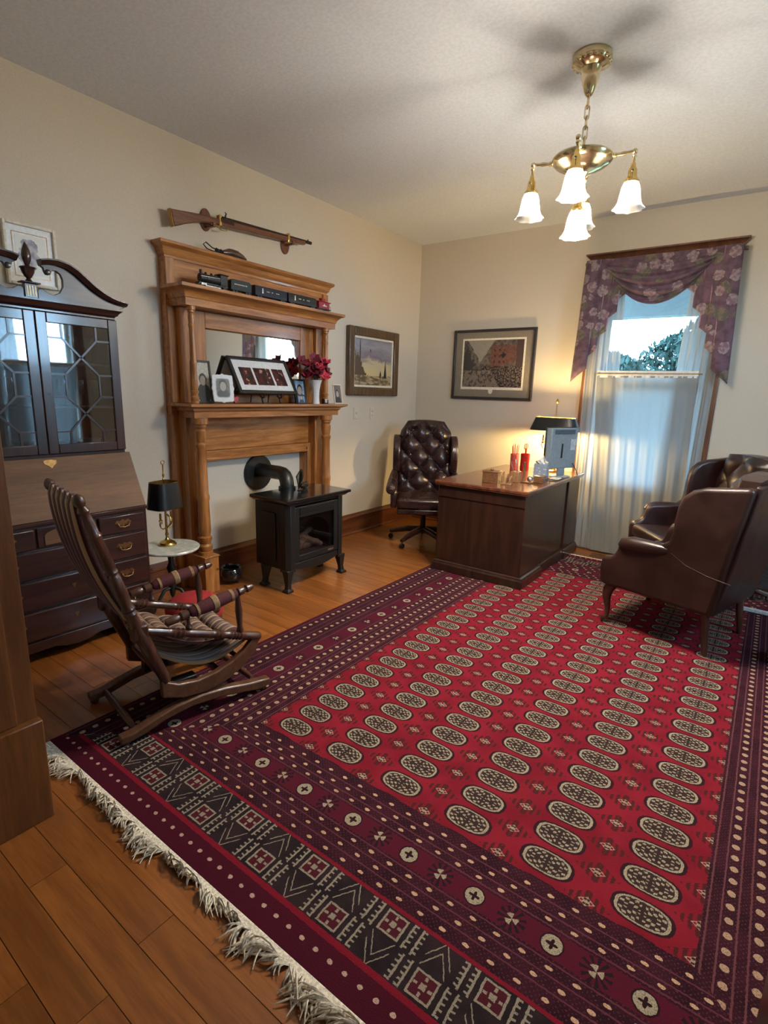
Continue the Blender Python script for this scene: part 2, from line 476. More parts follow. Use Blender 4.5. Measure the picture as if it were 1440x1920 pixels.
# ---------------------------------------------------------------- windows (local x along the wall, +y outside)
M_sash = plain('sash_white_paint', lin(214, 216, 214), .5, var=.02)
M_wcase = wood('window_casing_wood', lin(92, 56, 40), lin(130, 84, 60), 'z', 1.0)
def window(name, loc, rz):
    r = thing(name, '', '', loc, rz); del r['label']; del r['category']; r['kind'] = 'structure'
    for s in (-1, 1):
        b = MB().box(*sorted((s * WH, s * (WH + .12))), -.026, -.001, .62, WZ1 + .02)
        b.build('casing', M_wcase, r, bevel=.006)
        MB().box(*sorted((s * (WH - .022), s * WH)), 0, T, WZ0, WZ1).build('jamb', M_sash, r, smooth=0)
    b = MB().box(-WH - .13, WH + .13, -.03, -.001, WZ1 + .02, WZ1 + .12)
    hd = b.build('head_casing', M_wcase, r, bevel=.003)
    b = MB(); vs = []
    for p, z in ((.0, 2.725), (.012, 2.735), (.03, 2.76), (.055, 2.785), (.062, 2.788), (.062, 2.80)):
        vs += [(-WH - .12 - p, -.001, z), (-WH - .12 - p, -.03 - p, z), (WH + .12 + p, -.03 - p, z), (WH + .12 + p, -.001, z)]
    fs = [(j * 4 + i, j * 4 + (i + 1) % 4, j * 4 + 4 + (i + 1) % 4, j * 4 + 4 + i) for j in range(5) for i in range(4)] + [(3, 2, 1, 0), (20, 21, 22, 23)]
    b.add(vs, fs); b.build('head_cornice', M_wcase, r, smooth=50)
    MB().box(-WH - .12, WH + .12, -.028, .03, WZ0 - .035, WZ0).build('sill', M_wcase, r, bevel=.006)
    MB().box(-WH - .12, WH + .12, -.024, -.001, .57, WZ0 - .036).build('apron', M_wcase, r, bevel=.004)
    zm = (WZ0 + WZ1) / 2
    for (z0, z1, yy) in ((WZ0, zm + .02, .045), (zm - .02, WZ1, .085)):
        b = MB(); w = WH - .022
        b.box(-w, -w + .045, yy, yy + .035, z0, z1).box(w - .045, w, yy, yy + .035, z0, z1)
        b.box(-w + .045, w - .045, yy, yy + .035, z0, z0 + .05).box(-w + .045, w - .045, yy, yy + .035, z1 - .045, z1)
        sa = b.build('sash', M_sash, r, bevel=.003)
        MB().box(-w + .045, w - .045, yy + .015, yy + .019, z0 + .05, z1 - .045).build('pane', M_glass, sa, smooth=0)
    return r
window('window_1', (WX, YB, 0), 0)
window('window_2', (XR, 3.1, 0), -PI / 2)

# ---------------------------------------------------------------- outside
M_grass = plain('lawn', lin(52, 70, 40), .9, bscale=8, var=.1)
struct(MB().box(-40, 40, YB + .3, 60, -.8, -.6).build('ground', M_grass, smooth=0))
struct(MB().box(XR + .3, 40, -40, YB + .29, -.8, -.6).build('ground', M_grass, smooth=0))
M_porch = plain('porch_paint', lin(84, 92, 96), .7, var=.02)
pr_ = MB().box(-3.6, 1.6, YB + T + .01, 7.3, 2.86, 2.92).build('porch_roof', M_porch, smooth=0); struct(pr_)
MB().box(-3.6, 1.6, 7.16, 7.3, 2.46, 2.86).build('fascia', M_porch, pr_, bevel=.01)
for k in range(12):
    MB().box(-3.6, 1.6, YB + T + .02 + k * .128, YB + T + .14 + k * .128, 2.835, 2.859).build('soffit_board', M_porch, pr_, smooth=0)
M_leaf = plain('leaf_green', lin(20, 36, 32), .8, bscale=3, var=.12, spec=.1)
M_bark = plain('bark', lin(60, 48, 40), .9)
def tree(loc, h, rad, label, seed, n=2600, cone=False):
    rnd = random.Random(seed)
    t = thing('tree', label, 'tree', loc, 0, 'trees outside the window')
    MB().turned((0, 0, 0), (0, 0, h * .8), [(0, .16), (.5, .1), (1, .03)], 8).build('trunk', M_bark, t)
    b = MB()
    for i in range(n):
        q = rnd.random()
        if cone: z = h * (.15 + .85 * q); rr = rad * (1.05 - q) ** .8 * (.75 + .25 * math.sin(z * 9))
        else: z = h * (.3 + .7 * q); rr = rad * math.sqrt(max(0, 1 - (2 * q - 1) ** 2)) * (.75 + .25 * rnd.random())
        a = rnd.uniform(0, 2 * PI); k = rr * math.sqrt(rnd.random())
        c = Vector((k * math.cos(a), k * math.sin(a), z)); sz = rnd.uniform(.06, .15)
        e = Euler((rnd.uniform(0, PI), rnd.uniform(0, PI), rnd.uniform(0, PI))).to_matrix()
        b.add([c + e @ Vector(p) * sz for p in ((-1, 0, 0), (0, -.45, .1), (1, 0, 0), (0, .45, .1))], [(0, 1, 2, 3)])
    f = b.build('foliage', M_leaf, t, smooth=0, kind='stuff')
    return t
tree((-3.25, 13.4, -.6), 3.1, 1.2, 'low bushy tree beyond the porch, at the desk-lamp side of the window', 3, 3800)
tree((-2.6, 18.2, -.6), 4.0, 1.4, 'rounded far tree beyond the porch, between the other two trees', 4, 3600)
tree((-1.45, 15.2, -.6), 4.25, 1.0, 'tallest leafy tree beyond the porch, at the armchair side of the window', 5, 3800)

# ---------------------------------------------------------------- curtains
def sheer_mat(name, c, t, d, ct=None):
    n = N(name)
    nz = n.noise(n.mapped((300, 300, 300)), 1, 2)
    tr = n.n.new('ShaderNodeBsdfTransparent'); tl = n.n.new('ShaderNodeBsdfTranslucent'); df = n.n.new('ShaderNodeBsdfDiffuse')
    cc = n.mix(nz, tuple(a * .93 for a in c), c)
    n.l.new(cc, df.inputs[0]); n.l.new(n.mix(nz, tuple(a * .93 for a in (ct or c)), ct or c), tl.inputs[0])
    m1 = n.n.new('ShaderNodeMixShader'); m1.inputs[0].default_value = d
    n.l.new(tl.outputs[0], m1.inputs[1]); n.l.new(df.outputs[0], m1.inputs[2])
    m2 = n.n.new('ShaderNodeMixShader'); m2.inputs[0].default_value = t
    n.l.new(m1.outputs[0], m2.inputs[1]); n.l.new(tr.outputs[0], m2.inputs[2]); n.l.new(m2.outputs[0], n.out.inputs[0])
    return n.m
M_sheer = sheer_mat('sheer_voile', (.70, .70, .68), .10, .45, (.11, .125, .13))
M_cafe = sheer_mat('cafe_linen', (.62, .62, .60), .003, .40, (.078, .089, .093))

def curtain_panel(b, xt0, xt1, xb0, xb1, zt, zb, y, amp, folds, seed=0, gather=0):
    rnd = random.Random(seed); ph = rnd.uniform(0, 6); ph2 = rnd.uniform(0, 6)
    def f(u, v):
        x = (xt0 + (xt1 - xt0) * u) * (1 - v) + (xb0 + (xb1 - xb0) * u) * v
        a = amp * (.5 + .5 * v)
        yy = y - a * math.sin(u * folds * 2 * PI + ph + .8 * math.sin(v * 2 + ph2)) - .4 * a * math.sin(u * folds * 4.7 * PI + ph2 + v)
        crumple = 0
        if gather and v > .75:
            crumple = gather * (v - .75) / .25 * math.sin(u * 17 + v * 23) * math.sin(v * 31 + u * 5)
        return (x + crumple * .6, yy - abs(crumple), zt + (zb - zt) * v)
    b.grid(f, 90, 60)
C0 = (WX, YB, 0)
def curtains(loc, rz, where):
    res = []
    o = thing('sheer_curtain', 'white sheer curtain panel hanging to the floor %s' % where[0], 'curtain', loc, rz)
    b = MB(); curtain_panel(b, -.55, -.27, -.53, -.16, 2.66, .025, -.048, .010, 5, 1, .004); b.build('panel', M_sheer, o, smooth=60)
    res.append(o)
    o = thing('sheer_curtain', 'white sheer curtain panel hanging to the floor %s' % where[1], 'curtain', loc, rz)
    b = MB(); curtain_panel(b, .27, .55, .18, .53, 2.66, .025, -.048, .010, 5, 2, .004); b.build('panel', M_sheer, o, smooth=60)
    res.append(o)
    o = thing('cafe_curtain', 'pale cafe curtain covering the lower sash, %s' % where[2], 'curtain', loc, rz)
    b = MB(); curtain_panel(b, -.42, .42, -.30, .46, 1.715, .02, -.078, .006, 7, 3, .004); b.build('panel', M_cafe, o, smooth=60)
    b = MB(); curtain_panel(b, -.42, .42, -.42, .42, 1.76, 1.70, -.078, .003, 16, 5); b.build('heading', M_sash, o, smooth=60)
    b = MB().cyl((-.45, -.078, 1.735), (.45, -.078, 1.735), .005, seg=8); b.build('rod', M_brass, o)
    res.append(o)
    return res
CS = curtains(C0, 0, ('beside the desk lamp', 'beside the brown armchairs', 'between the two floor-length sheers by the desk'))
dup(CS[1], (XR, 3.1, 0), -PI / 2, 'white sheer curtain on the side window that the secretary glass mirrors')
dup(CS[2], (XR, 3.1, 0), -PI / 2, 'pale cafe curtain on the side window that the secretary glass mirrors')

def floral():
    n = N('floral_swag_fabric')
    c = n.coord()
    v1 = n.voronoi(c, 10); col = n.voronoi(c, 10, col=True)
    sep = n.n.new('ShaderNodeSeparateColor'); n.l.new(col, sep.inputs[0]); r = E(n, sep.outputs[0]); g = E(n, sep.outputs[1])
    wob = n.noise(c, 40, 3)
    base = n.mix(n.noise(c, 18, 3).smooth(.35, .65), lin(76, 52, 66), lin(100, 72, 88))
    petal = (v1 + (wob - .5) * .35)
    cream = n.mix(wob.smooth(.4, .6), lin(142, 128, 128), lin(118, 88, 102))
    leafc = n.mix(wob.smooth(.4, .6), lin(82, 80, 70), lin(110, 96, 84))
    fl_ = n.mix((r > .5), leafc, cream)
    mask = (petal < .47) & (g > .25)
    n.p(col=n.mix(mask, base, fl_), rough=.75, sheen=.2)
    n.bump(n.noise(c, 300, 2), .15, .002)
    return n.m
M_floral = floral()
M_lining = plain('swag_lining', lin(150, 118, 132), .8)

def valance(loc, rz, label):
    o = thing('window_valance', label, 'valance', loc, rz)
    def jab(s):
        b = MB(); lb = MB()
        x0, z0, z1 = .645, 1.65, 2.44
        npl = 5; L = npl * 2
        pts = []                                 # (x, y, s)
        x = x0; y = -.150; dist = 0; tot = npl * .138 + (npl - 1) * .070
        for k in range(npl):
            pts.append((x, y, dist)); x -= .138; dist += .138; y -= .004
            pts.append((x, y, dist)); x += .070; dist += .070; y += .018
        for k, ((xa, ya, da), (xb, yb, db)) in enumerate(zip(pts, pts[1:])):
            tgt = b if k % 2 == 0 else lb
            nz_ = 14
            def f(u, v, xa=xa, ya=ya, da=da, xb=xb, yb=yb, db=db, k=k):
                d = da + (db - da) * u
                zb = z0 + (z1 - z0) * (d / tot) ** .95
                zz = 2.73 + (zb - 2.73) * v
                squeeze = 1 - .10 * (1 - v) * .6
                bow = .012 * math.sin(u * PI) if k % 2 == 0 else 0
                return (s * ((xa + (xb - xa) * u) * squeeze), ya + (yb - ya) * u - bow - .004 * math.sin(v * 9 + k), zz)
            tgt.grid(f, 6, nz_)
        j = b.build('jabot', M_floral, o, smooth=40, solid=.003)
        lb.build('lining', M_lining, j, smooth=40, solid=.003)
    jab(1); jab(-1)
    b = MB()
    def sw(u, v):
        x = (u - .5) * (1.18 - .42 * v ** .8)
        k = 1 - (2 * u - 1) ** 2
        sag = v ** 1.15 * (.10 + .31 * k ** .8)
        folds = math.sin(v * 5.2 * 2 * PI + .6 * math.sin(u * 3)) * .020 * (v + .15)
        return (x, -.118 - .035 * math.sin(v * PI) * (.4 + .6 * k) - folds - .01 * k, 2.73 - sag)
    b.grid(sw, 48, 60)
    b.build('swag', M_floral, o, smooth=50, solid=.003)
    MB().box(-.63, .63, -.10, -.045, 2.70, 2.724).build('mounting_board', M_wcase, o, smooth=0)
    return o
valance(C0, 0, 'mauve floral swag valance with pleated jabots over the window')

# ---------------------------------------------------------------- rug
RUGC = (-.82, 2.95)
RW, RL = 1.48, 2.16
def rug_mat():
    n = N('bokhara_rug_pile')
    x, y, z = n.xyz()
    wob = n.noise(n.coord(), 90, 2)
    wob2 = n.noise(n.mapped((1, 1, 1), (3.3, 1.2, 0)), 90, 2)
    u = x + (wob - .5) * .006; v = y + RL + (wob2 - .5) * .006
    au = abs(u)
    spk = n.noise(n.coord(), 260, 2)
    RED = n.mix(n.noise(n.coord(), 6, 3).smooth(.3, .7), lin(108, 19, 33), lin(126, 27, 42))
    DARK = lin(44, 22, 28); CREAM = n.mix(spk.smooth(.3, .6), lin(108, 98, 84), lin(164, 152, 130)); MAR = lin(68, 16, 32)
    # field ------------------------------------------------
    PU, PV = .29, .127
    cu = (u / PU).fract() - .5; du = cu * PU
    cv = ((v - .72) / PV + .5).fract() - .5; dv = cv * PV
    r = ((abs(du) / .078) ** 2.6 + (abs(dv) / .0462) ** 2.6) ** (1 / 2.6)
    inner = (((abs(du) * 240.).sin() * (abs(dv) * 300. + abs(du) * 70.).sin() + (spk - .5) * 1.6) > .26)
    inner = inner & (abs(du) > .005) & (abs(dv) > .004)
    col = n.mix((r < 1.14), RED, DARK)
    col = n.mix(r.between(.88, 1.0) & (spk > .3), col, CREAM)
    col = n.mix((r < .88), col, n.mix(inner, lin(50, 36, 36), CREAM))
    cu2 = (u / PU + .5).fract() - .5; du2 = cu2 * PU
    cv2 = ((v - .72) / PV).fract() - .5; dv2 = cv2 * PV
    dia = abs(du2) / .07 + abs(dv2) / .045
    col = n.mix((dia < 1) & ((spk + (abs(du2) * 300.).sin() * .25) > .48), col, lin(70, 30, 30))
    star = abs(du2) / .026 + abs(dv2) / .018
    col = n.mix((star < 1) & ((abs(du2) * 330.).sin() * (abs(dv2) * 380.).cos() > -.1), col, CREAM)
    # border -----------------------------------------------
    side = au - .87
    endd = (.64 - v).max(v - 3.70)
    infield = (side < 0) & (endd < 0)
    isend = endd > side
    B = n.mix(n.noise(n.coord(), 9, 3).smooth(.3, .7), lin(40, 16, 27), lin(56, 22, 34))
    fine = ((u * 420.).sin() * (v * 420.).sin() + (spk - .5) * 2.) > .62
    B = n.mix(fine & (spk > .5), B, lin(84, 48, 50))
    def dashes(B, dd, s, rows, pitch, hw=.009, ln=.24, ph=0.):
        m = None
        for i, rr in enumerate(rows):
            e = ((abs(dd - rr) / hw) ** 2 + (abs((s / pitch + ph + .37 * i).fract() - .5) / ln) ** 2) < 1
            m = e if m is None else (m | e)
        return m
    def lines(dd, rows, hw=.0026):
        m = None
        for rr in rows:
            e = abs(dd - rr) < hw
            m = e if m is None else (m | e)
        return m
    def flowers(dd, s, at, pitch):
        i2 = (s / (pitch * 2)).fract()
        k = (s / pitch).fract() - .5
        p = k * pitch; q = dd - at
        rad = (p * p + q * q) ** .5
        ang = q.atan2(p)
        A = i2 < .5
        ring = (rad < .034 + 0) & (rad > .012 + 0)
        petal = ((ang * 4.).cos() * .005 + .012) < rad
        fa = (rad < .029) & petal
        fb = (rad < .043) & ((ang * 11.).sin() > .1)
        fbc = (rad < .02) & ((ang * 3.).cos() > -.2)
        return A, fa, fb, fbc, (rad < .034)
    LINEC = lin(96, 56, 60)
    # side border
    sB = n.mix(lines(side, (.012, .045, .088, .118, .165, .192, .245, .355, .40, .47, .51, .585)), B, LINEC)
    A, fa, fb, fbc, disc = flowers(side, v, .30, .158)
    sB = n.mix(side.between(.25, .35), sB, lin(74, 20, 36))
    sB = n.mix(A & disc, sB, lin(40, 18, 26)); sB = n.mix(A & fa, sB, CREAM)
    sB = n.mix(A.inv() & fb, sB, lin(34, 22, 28)); sB = n.mix(A.inv() & fbc, sB, CREAM)
    sB = n.mix(dashes(B, side, v, (.066, .14, .217, .435, .553), .055, .0115, .22), sB, n.mix(spk.smooth(.3, .6), lin(132, 98, 82), lin(172, 144, 120)))
    # end border
    eB = n.mix(lines(endd, (.052, .092, .125, .225, .262, .30)), B, lin(92, 46, 56))
    A, fa, fb, fbc, disc = flowers(endd, u + .0, .175, .12)
    eB = n.mix(endd.between(.135, .215), eB, lin(78, 20, 36))
    eB = n.mix(A & disc, eB, lin(40, 18, 26)); eB = n.mix(A & fa, eB, CREAM)
    eB = n.mix(A.inv() & fb, eB, lin(34, 22, 28)); eB = n.mix(A.inv() & fbc, eB, CREAM)
    eB = n.mix(dashes(B, endd, u, (.032, .072, .108, .243, .282, .325), .075, .0058, .14), eB, n.mix(spk.smooth(.3, .6), lin(150, 108, 86), lin(196, 164, 134)))
    dd2 = endd - .355                                # comb band, red stripe, edge stripe
    cb = (dd2 - .09) / .088                          # -1..1 across the comb band
    half = (cb > 0)
    rb = (abs(cb) - .5) * 2                          # -1..1 in each half row
    au2 = (u / .31 + half * .5).fract()
    sx = (au2 - .5) * 6.9
    sq = abs(sx).max(abs(rb))
    m = sq.between(.66, .80) | (sq < .2) | ((sq < .62) & ((abs(sx) < .09) | (abs(rb) < .09)) & (sq > .36))
    comb = (abs(abs(sx) - 1.2) < .07) | (abs(abs(sx) - 1.85) < .07)
    teeth = (abs(sx).between(1.2, 1.5) | abs(sx).between(1.85, 2.15)) & ((rb * 2.6).fract() < .34)
    m = m | ((comb | teeth) & (abs(rb) < .92))
    link = (abs(sx) > 2.6) & (abs((abs(sx) - 3.0) * 1.6 - rb).between(.28, .42))
    CB = n.mix(n.noise(n.coord(), 14, 3).smooth(.35, .65), lin(34, 26, 30), lin(46, 34, 37))
    CB = n.mix((sq < .8), CB, lin(72, 24, 34))
    CB = n.mix((m | link) & (spk > .36), CB, n.mix(spk, lin(120, 112, 98), lin(158, 148, 130)))
    eE = n.mix((dd2 > 0) & (dd2 < .18), eB, CB)
    eE = n.mix(dd2.between(-.008, .004) | dd2.between(.178, .196), eE, lin(118, 22, 38))
    ed = n.mix((dashes(B, dd2, u, (.232,), .052, .0065, .16)), MAR, n.mix(spk.smooth(.3, .6), lin(150, 116, 104), lin(190, 164, 148)))
    eE = n.mix(dd2 > .196, eE, ed)
    bc = n.mix(isend, sB, eE)
    bc = n.mix((au > RW - .012), bc, MAR)
    c = n.mix(infield, bc, col)
    c = n.mix(spk.smooth(.5, .8) * .25, c, lin(40, 16, 22))
    n.p(col=c, rough=.95, spec=.1)
    n.bump(spk, .5, .004)
    return n.m
rug = thing('persian_rug', 'large red oriental rug with rows of oval medallions and cream fringe', 'rug', (*RUGC, 0))
def _rugtop(u, v):
    x = (u - .5) * 2 * RW; y = (v - .5) * 2 * RL
    return (x + .006 * math.sin(y * 2.3), y, 0.0078 + .0008 * math.sin(x * 5 + y * 2) * math.sin(y * 3.1))
def _rugbot(u, v):
    p = _rugtop(u, v); return (p[0], p[1], .0008)
MB().grid(_rugtop, 40, 60, thick=_rugbot).build('carpet', rug_mat(), rug, smooth=60)
M_fringe = plain('cream_fringe_wool', lin(214, 205, 188), .95, bscale=120, var=.08)
rnd = random.Random(11)
b = MB()                                         # woven selvage between pile and tassels
for s in (-1, 1):
    w = .020
    b = MB().box(-RW + .01, RW - .01, *sorted((s * (RL + .0005), s * (RL + w))), .0012, .0075)
    b.build('selvage', M_fringe, rug, bevel=.002)
b = MB(); nt = 150; lc = 0; ll = .07
for s in (-1, 1):
    for i in range(nt):
        x = -RW + .012 + (2 * RW - .024) * (i + .5) / nt
        if i % 5 == 0: lc = rnd.uniform(-1.1, 1.1); ll = rnd.choice((.03, .055, .075, .085))
        lean = lc + rnd.uniform(-.25, .25); L = rnd.uniform(.8, 1.1) * ll * (1 if s < 0 else .35)
        for k in range(6):
            a = lean + rnd.uniform(-.4, .4); l2 = L * rnd.uniform(.7, 1.15)
            p0 = Vector((x + rnd.uniform(-.006, .006), s * (RL + .018), .005 if s < 0 else .0035))
            curl = rnd.uniform(-.045, .045) if s < 0 else 0; pts = []
            lift = (rnd.uniform(.004, .016) if rnd.random() < .8 else rnd.uniform(.02, .04)) if s < 0 else .003
            for t in (0, .3, .6, .85, 1):
                pts.append(p0 + Vector((math.sin(a) * l2 * t + curl * t * t, s * math.cos(a) * l2 * t, lift * math.sin(t * PI * .9) - .001 * t + rnd.uniform(0, .0015))))
            b.tube(pts, [.0034, .0032, .0028, .0022, .0012] if s < 0 else [.002] * 5, 4)
b.build('fringe', M_fringe, rug, smooth=60, kind='stuff')

# ---------------------------------------------------------------- fireplace mantel
YM = 2.97
mt = thing('fireplace_mantel', 'golden oak fireplace mantel with turned columns, two shelves and a mirror', 'mantel', (-3.36, YM, 0))
W = dict(world=True)
XB = XL + .0005
b = MB()
for (y0, y1, z0, z1) in ((2.19, 2.42, 0, .956), (3.50, 3.80, 0, .956), (2.19, 3.80, .956, 1.30)):
    b.box(XB, -3.46, y0, y1, z0, z1)
b.build('surround_panel', M_oak, mt, bevel=.003, **W)
MB().box(XB, -3.455, 2.19, 3.80, 1.30, 2.34).build('overmantel_panel', M_oak_y, mt, bevel=.003, **W)
for y0, y1 in ((2.19, 2.255), (3.735, 3.80)):
    MB().box(-3.4545, -3.435, y0, y1, 1.385, 2.03).build('stile', M_oak, mt, bevel=.004, **W)
    MB().box(-3.4545, -3.435, y0, y1, 2.16, 2.34).build('stile', M_oak, mt, bevel=.004, **W)
crown(MB(), XB, -3.455, 2.20, 3.79, [(.0, 2.335), (.004, 2.34), (.006, 2.355), (.02, 2.37), (.03, 2.40), (.05, 2.415), (.055, 2.42), (.055, 2.438)]).build('cornice', M_oak_y, mt, smooth=30, **W)
crown(MB(), -3.454, -3.265, 2.215, 3.705, [(0, 2.03), (0, 2.075), (.006, 2.08), (.012, 2.10), (.035, 2.125), (.055, 2.132), (.062, 2.136), (.062, 2.156)]).build('upper_shelf', M_oak_y, mt, smooth=30, **W)
crown(MB(), -3.455, -3.265, 2.24, 3.755, [(0, 1.285), (0, 1.325), (.008, 1.33), (.016, 1.34), (.016, 1.35), (.05, 1.362), (.062, 1.366), (.062, 1.384)]).build('mantel_shelf', M_oak_y, mt, smooth=30, **W)
# frieze boards and moulding round the fire opening
MB().box(-3.459, -3.447, 2.31, 3.60, 1.03, 1.284).build('frieze', M_oak_y, mt, bevel=.003, **W)
for k, (y0, y1, z0, z1) in enumerate(((2.33, 2.42, 0, 1.029), (3.50, 3.58, 0, 1.029), (2.421, 3.499, .955, 1.029))):
    f = MB().box(-3.459, -3.418, y0, y1, z0, z1).build('opening_frame', M_oak if k < 2 else M_oak_y, mt, bevel=.006, **W)
for k, (y0, y1, z0, z1) in enumerate(((2.395, 2.42, 0, 1.0), (3.50, 3.525, 0, 1.0), (2.421, 3.499, .955, .978))):
    MB().box(-3.4175, -3.402, y0, y1, z0, z1).build('inner_bead', M_oak if k < 2 else M_oak_y, mt, bevel=.006, **W)
M_infill = plain('white_fire_panel', lin(206, 200, 188), .8, bump=.1, bscale=120, var=.015)
MB().box(XB, XL + .010, 2.421, 3.499, .0, .949).build('infill_panel', M_infill, mt, smooth=0, **W)
# overmantel mirror and its frame
fy0, fy1, fz0, fz1 = 2.32, 3.60, 1.385, 2.025
my0, my1, mz0, mz1 = 2.475, 3.435, 1.45, 1.915
for (y0, y1, z0, z1) in ((fy0, my0, fz0, fz1), (my1, fy1, fz0, fz1), (my0, my1, fz0, mz0), (my0, my1, mz1, fz1)):
    MB().box(-3.454, -3.425, y0 + .0005, y1 - .0005, z0, z1).build('mirror_frame', M_oak_y if y1 - y0 > .5 else M_oak, mt, bevel=.004, **W)
MB().box(-3.454, -3.438, my0, my1, mz0, mz1).build('mirror', M_mirror, mt, bevel=.008, bseg=1, **W)
# columns
def colprof(z0, z1, r):
    P = [(0, 1.25), (.025, 1.25), (.03, 1.0), (.05, 1.2), (.07, 1.2), (.085, .95), (.10, .98), (.12, 1.2), (.135, 1.2), (.145, .9), (.18, 1.05), (.26, 1.0),
         (.40, .92), (.42, 1.05), (.44, 1.05), (.46, .92), (.70, .84), (.78, .82), (.80, 1.0), (.815, 1.0), (.83, .8), (.88, .95), (.91, .95), (.925, .75), (.94, 1.0), (.955, 1.0), (.96, 1.3), (1, 1.3)]
    return [(t, r * k) for t, k in P]
for yy in (2.285, 3.60):
    MB().box(-3.345, -3.20, yy - .06, yy + .06, 0, .272).box(-3.35, -3.193, yy - .066, yy + .066, .272, .285).build('plinth', M_oak, mt, bevel=.003, **W)
    MB().turned((-3.272, yy, .285), (-3.272, yy, 1.285), colprof(0, 1, .043), 20).build('column', M_oak, mt, smooth=28, **W)
    MB().box(-3.4235 if 2.3 < yy < 3.5 else -3.4595, -3.36, yy - .05, yy + .05 - .0, 0, 1.284).build('pilaster', M_oak, mt, bevel=.004, **W)
for yy in (2.275, 3.62):
    MB().turned((-3.30, yy, 1.385), (-3.30, yy, 2.03), colprof(0, 1, .023), 16).build('column', M_oak, mt, smooth=28, **W)
    MB().box(-3.4345 if False else -3.434, -3.385, yy - .03, yy + .03, 1.385, 2.03).build('pilaster', M_oak, mt, bevel=.004, **W)
MB().ball((-3.19, 2.33, .18), .008).cyl((-3.2005, 2.33, .18), (-3.19, 2.33, .18), .003).build('hook', M_brass, mt, **W)

# ---------------------------------------------------------------- rifle and its wall brackets
M_stock = wood('rifle_walnut', lin(84, 48, 30), lin(128, 78, 48), 'y', 2.0)
M_steel = plain('brown_steel', lin(62, 46, 40), .35, .7)
gx = -3.44
rf = thing('antique_rifle', 'antique long rifle with walnut stock and brass bands above the mantel', 'rifle', (gx, 2.9, 2.62))
def G(y, dz=0):                                  # bore line on the wall
    return 2.668 + (y - 2.62) * .055 + dz
pol = [(2.245, 2.640), (2.30, 2.645), (2.46, 2.664), (2.56, 2.672), (2.64, 2.672), (2.66, 2.64), (2.56, 2.63), (2.47, 2.612), (2.36, 2.575), (2.268, 2.535), (2.256, 2.58)]
b = MB().prism(pol, 'x', gx - .018, gx + .018); b.build('butt_stock', M_stock, rf, bevel=.008, **W)
MB().prism([(2.24, 2.641), (2.2449, 2.64), (2.2549, 2.58), (2.267, 2.535), (2.258, 2.532), (2.247, 2.58)], 'x', gx - .019, gx + .019).build('butt_plate', M_abrass, rf, bevel=.002, **W)
b = MB().prism([(2.641, G(2.64, -.036)), (3.10, G(3.10, -.032)), (3.50, G(3.50, -.024)), (3.50, G(3.50, .004)), (2.641, G(2.64, .008))], 'x', gx - .017, gx + .017)
b.build('forestock', M_stock, rf, bevel=.005, **W)
MB().cyl((gx, 2.66, G(2.66, .014)), (gx, 3.58, G(3.58, .004)), .017, .013, 12).build('barrel', M_steel, rf, **W)
MB().box(gx - .013, gx + .02, 2.64, 2.76, G(2.7, -.016), G(2.7, .012)).build('lock_plate', M_steel, rf, bevel=.004, **W)
MB().tube([(gx + .01, 2.70, G(2.7, .01)), (gx + .012, 2.685, G(2.7, .03)), (gx + .012, 2.695, G(2.7, .05)), (gx + .012, 2.682, G(2.7, .058))], [.007, .006, .005, .003], 8).build('hammer', M_steel, rf, **W)
MB().tube([(gx, 2.62, G(2.62, -.035)), (gx, 2.65, G(2.65, -.062)), (gx, 2.70, G(2.7, -.062)), (gx, 2.72, G(2.72, -.028))], .004, 8).build('trigger_guard', M_brass, rf, **W)
for yy in (2.63, 3.30):
    MB().box(gx - .0185, gx + .0185, yy, yy + .022, G(yy, -.039), G(yy, .033)).build('barrel_band', M_brass, rf, bevel=.004, **W)
MB().box(gx - .003, gx + .003, 3.54, 3.55, G(3.55, .012), G(3.55, .026)).build('front_sight', M_steel, rf, smooth=0, **W)
M_brk = wood('bracket_wood', lin(96, 54, 36), lin(134, 80, 54), 'z', 2.0)
def bracket(yy, zz, h, top, label):
    o = thing('rifle_bracket', label, 'bracket', (XL, yy, zz), 0, 'wooden brackets that carry the rifle')
    b = MB(); P = [(.045 * math.cos(a), h * math.sin(a)) for a in (2 * PI * i / 20 for i in range(20))]
    b.prism(P, 'x', .0005, .018); b.build('back_plate', M_brk, o, bevel=.004)
    b = MB().box(.018, .112, -.012, .012, top - zz - .014, top - zz).box(.102, .112, -.012, .012, top - zz, top - zz + .014); b.build('hook', M_brk, o, bevel=.003)
bracket(2.575, 2.665, .075, 2.620, 'oval wooden bracket under the rifle stock')
bracket(3.345, 2.672, .075, 2.672, 'oval wooden bracket under the rifle barrel')

# ---------------------------------------------------------------- powder horn lying on the cornice
M_horn = plain('horn_brown', lin(70, 46, 36), .3, 0, .4, bscale=25, var=.12)
o = thing('powder_horn', 'dark leather and horn shot pouch with a looped cord on the mantel cornice', 'powder horn', (-3.44, 2.72, 2.4385))
MB().tube([(.0, -.06, .022), (.002, 0, .032), (.004, .06, .03), (.006, .11, .022), (.006, .15, .012)], [.014, .028, .028, .02, .008], 12).build('horn_body', M_horn, o, smooth=60)
MB().turned((0, -.06, .022), (-.002, -.115, .026), [(0, .012), (.3, .018), (.5, .012), (1, .016)], 10).build('stopper', M_blackpl, o)
MB().tube([(0, -.10, .03), (.0, -.15, .035), (0, -.20, .06), (-.01, -.215, .045), (-.005, -.19, .02), (.008, -.12, .008), (.02, .0, .006), (.02, .1, .006)], .0045, 6).build('cord', M_blackpl, o, smooth=60)
MB().tube([(.0, .02, .06), (.004, .08, .056), (.006, .12, .03)], .003, 6).build('strap', M_abrass, o, smooth=60)

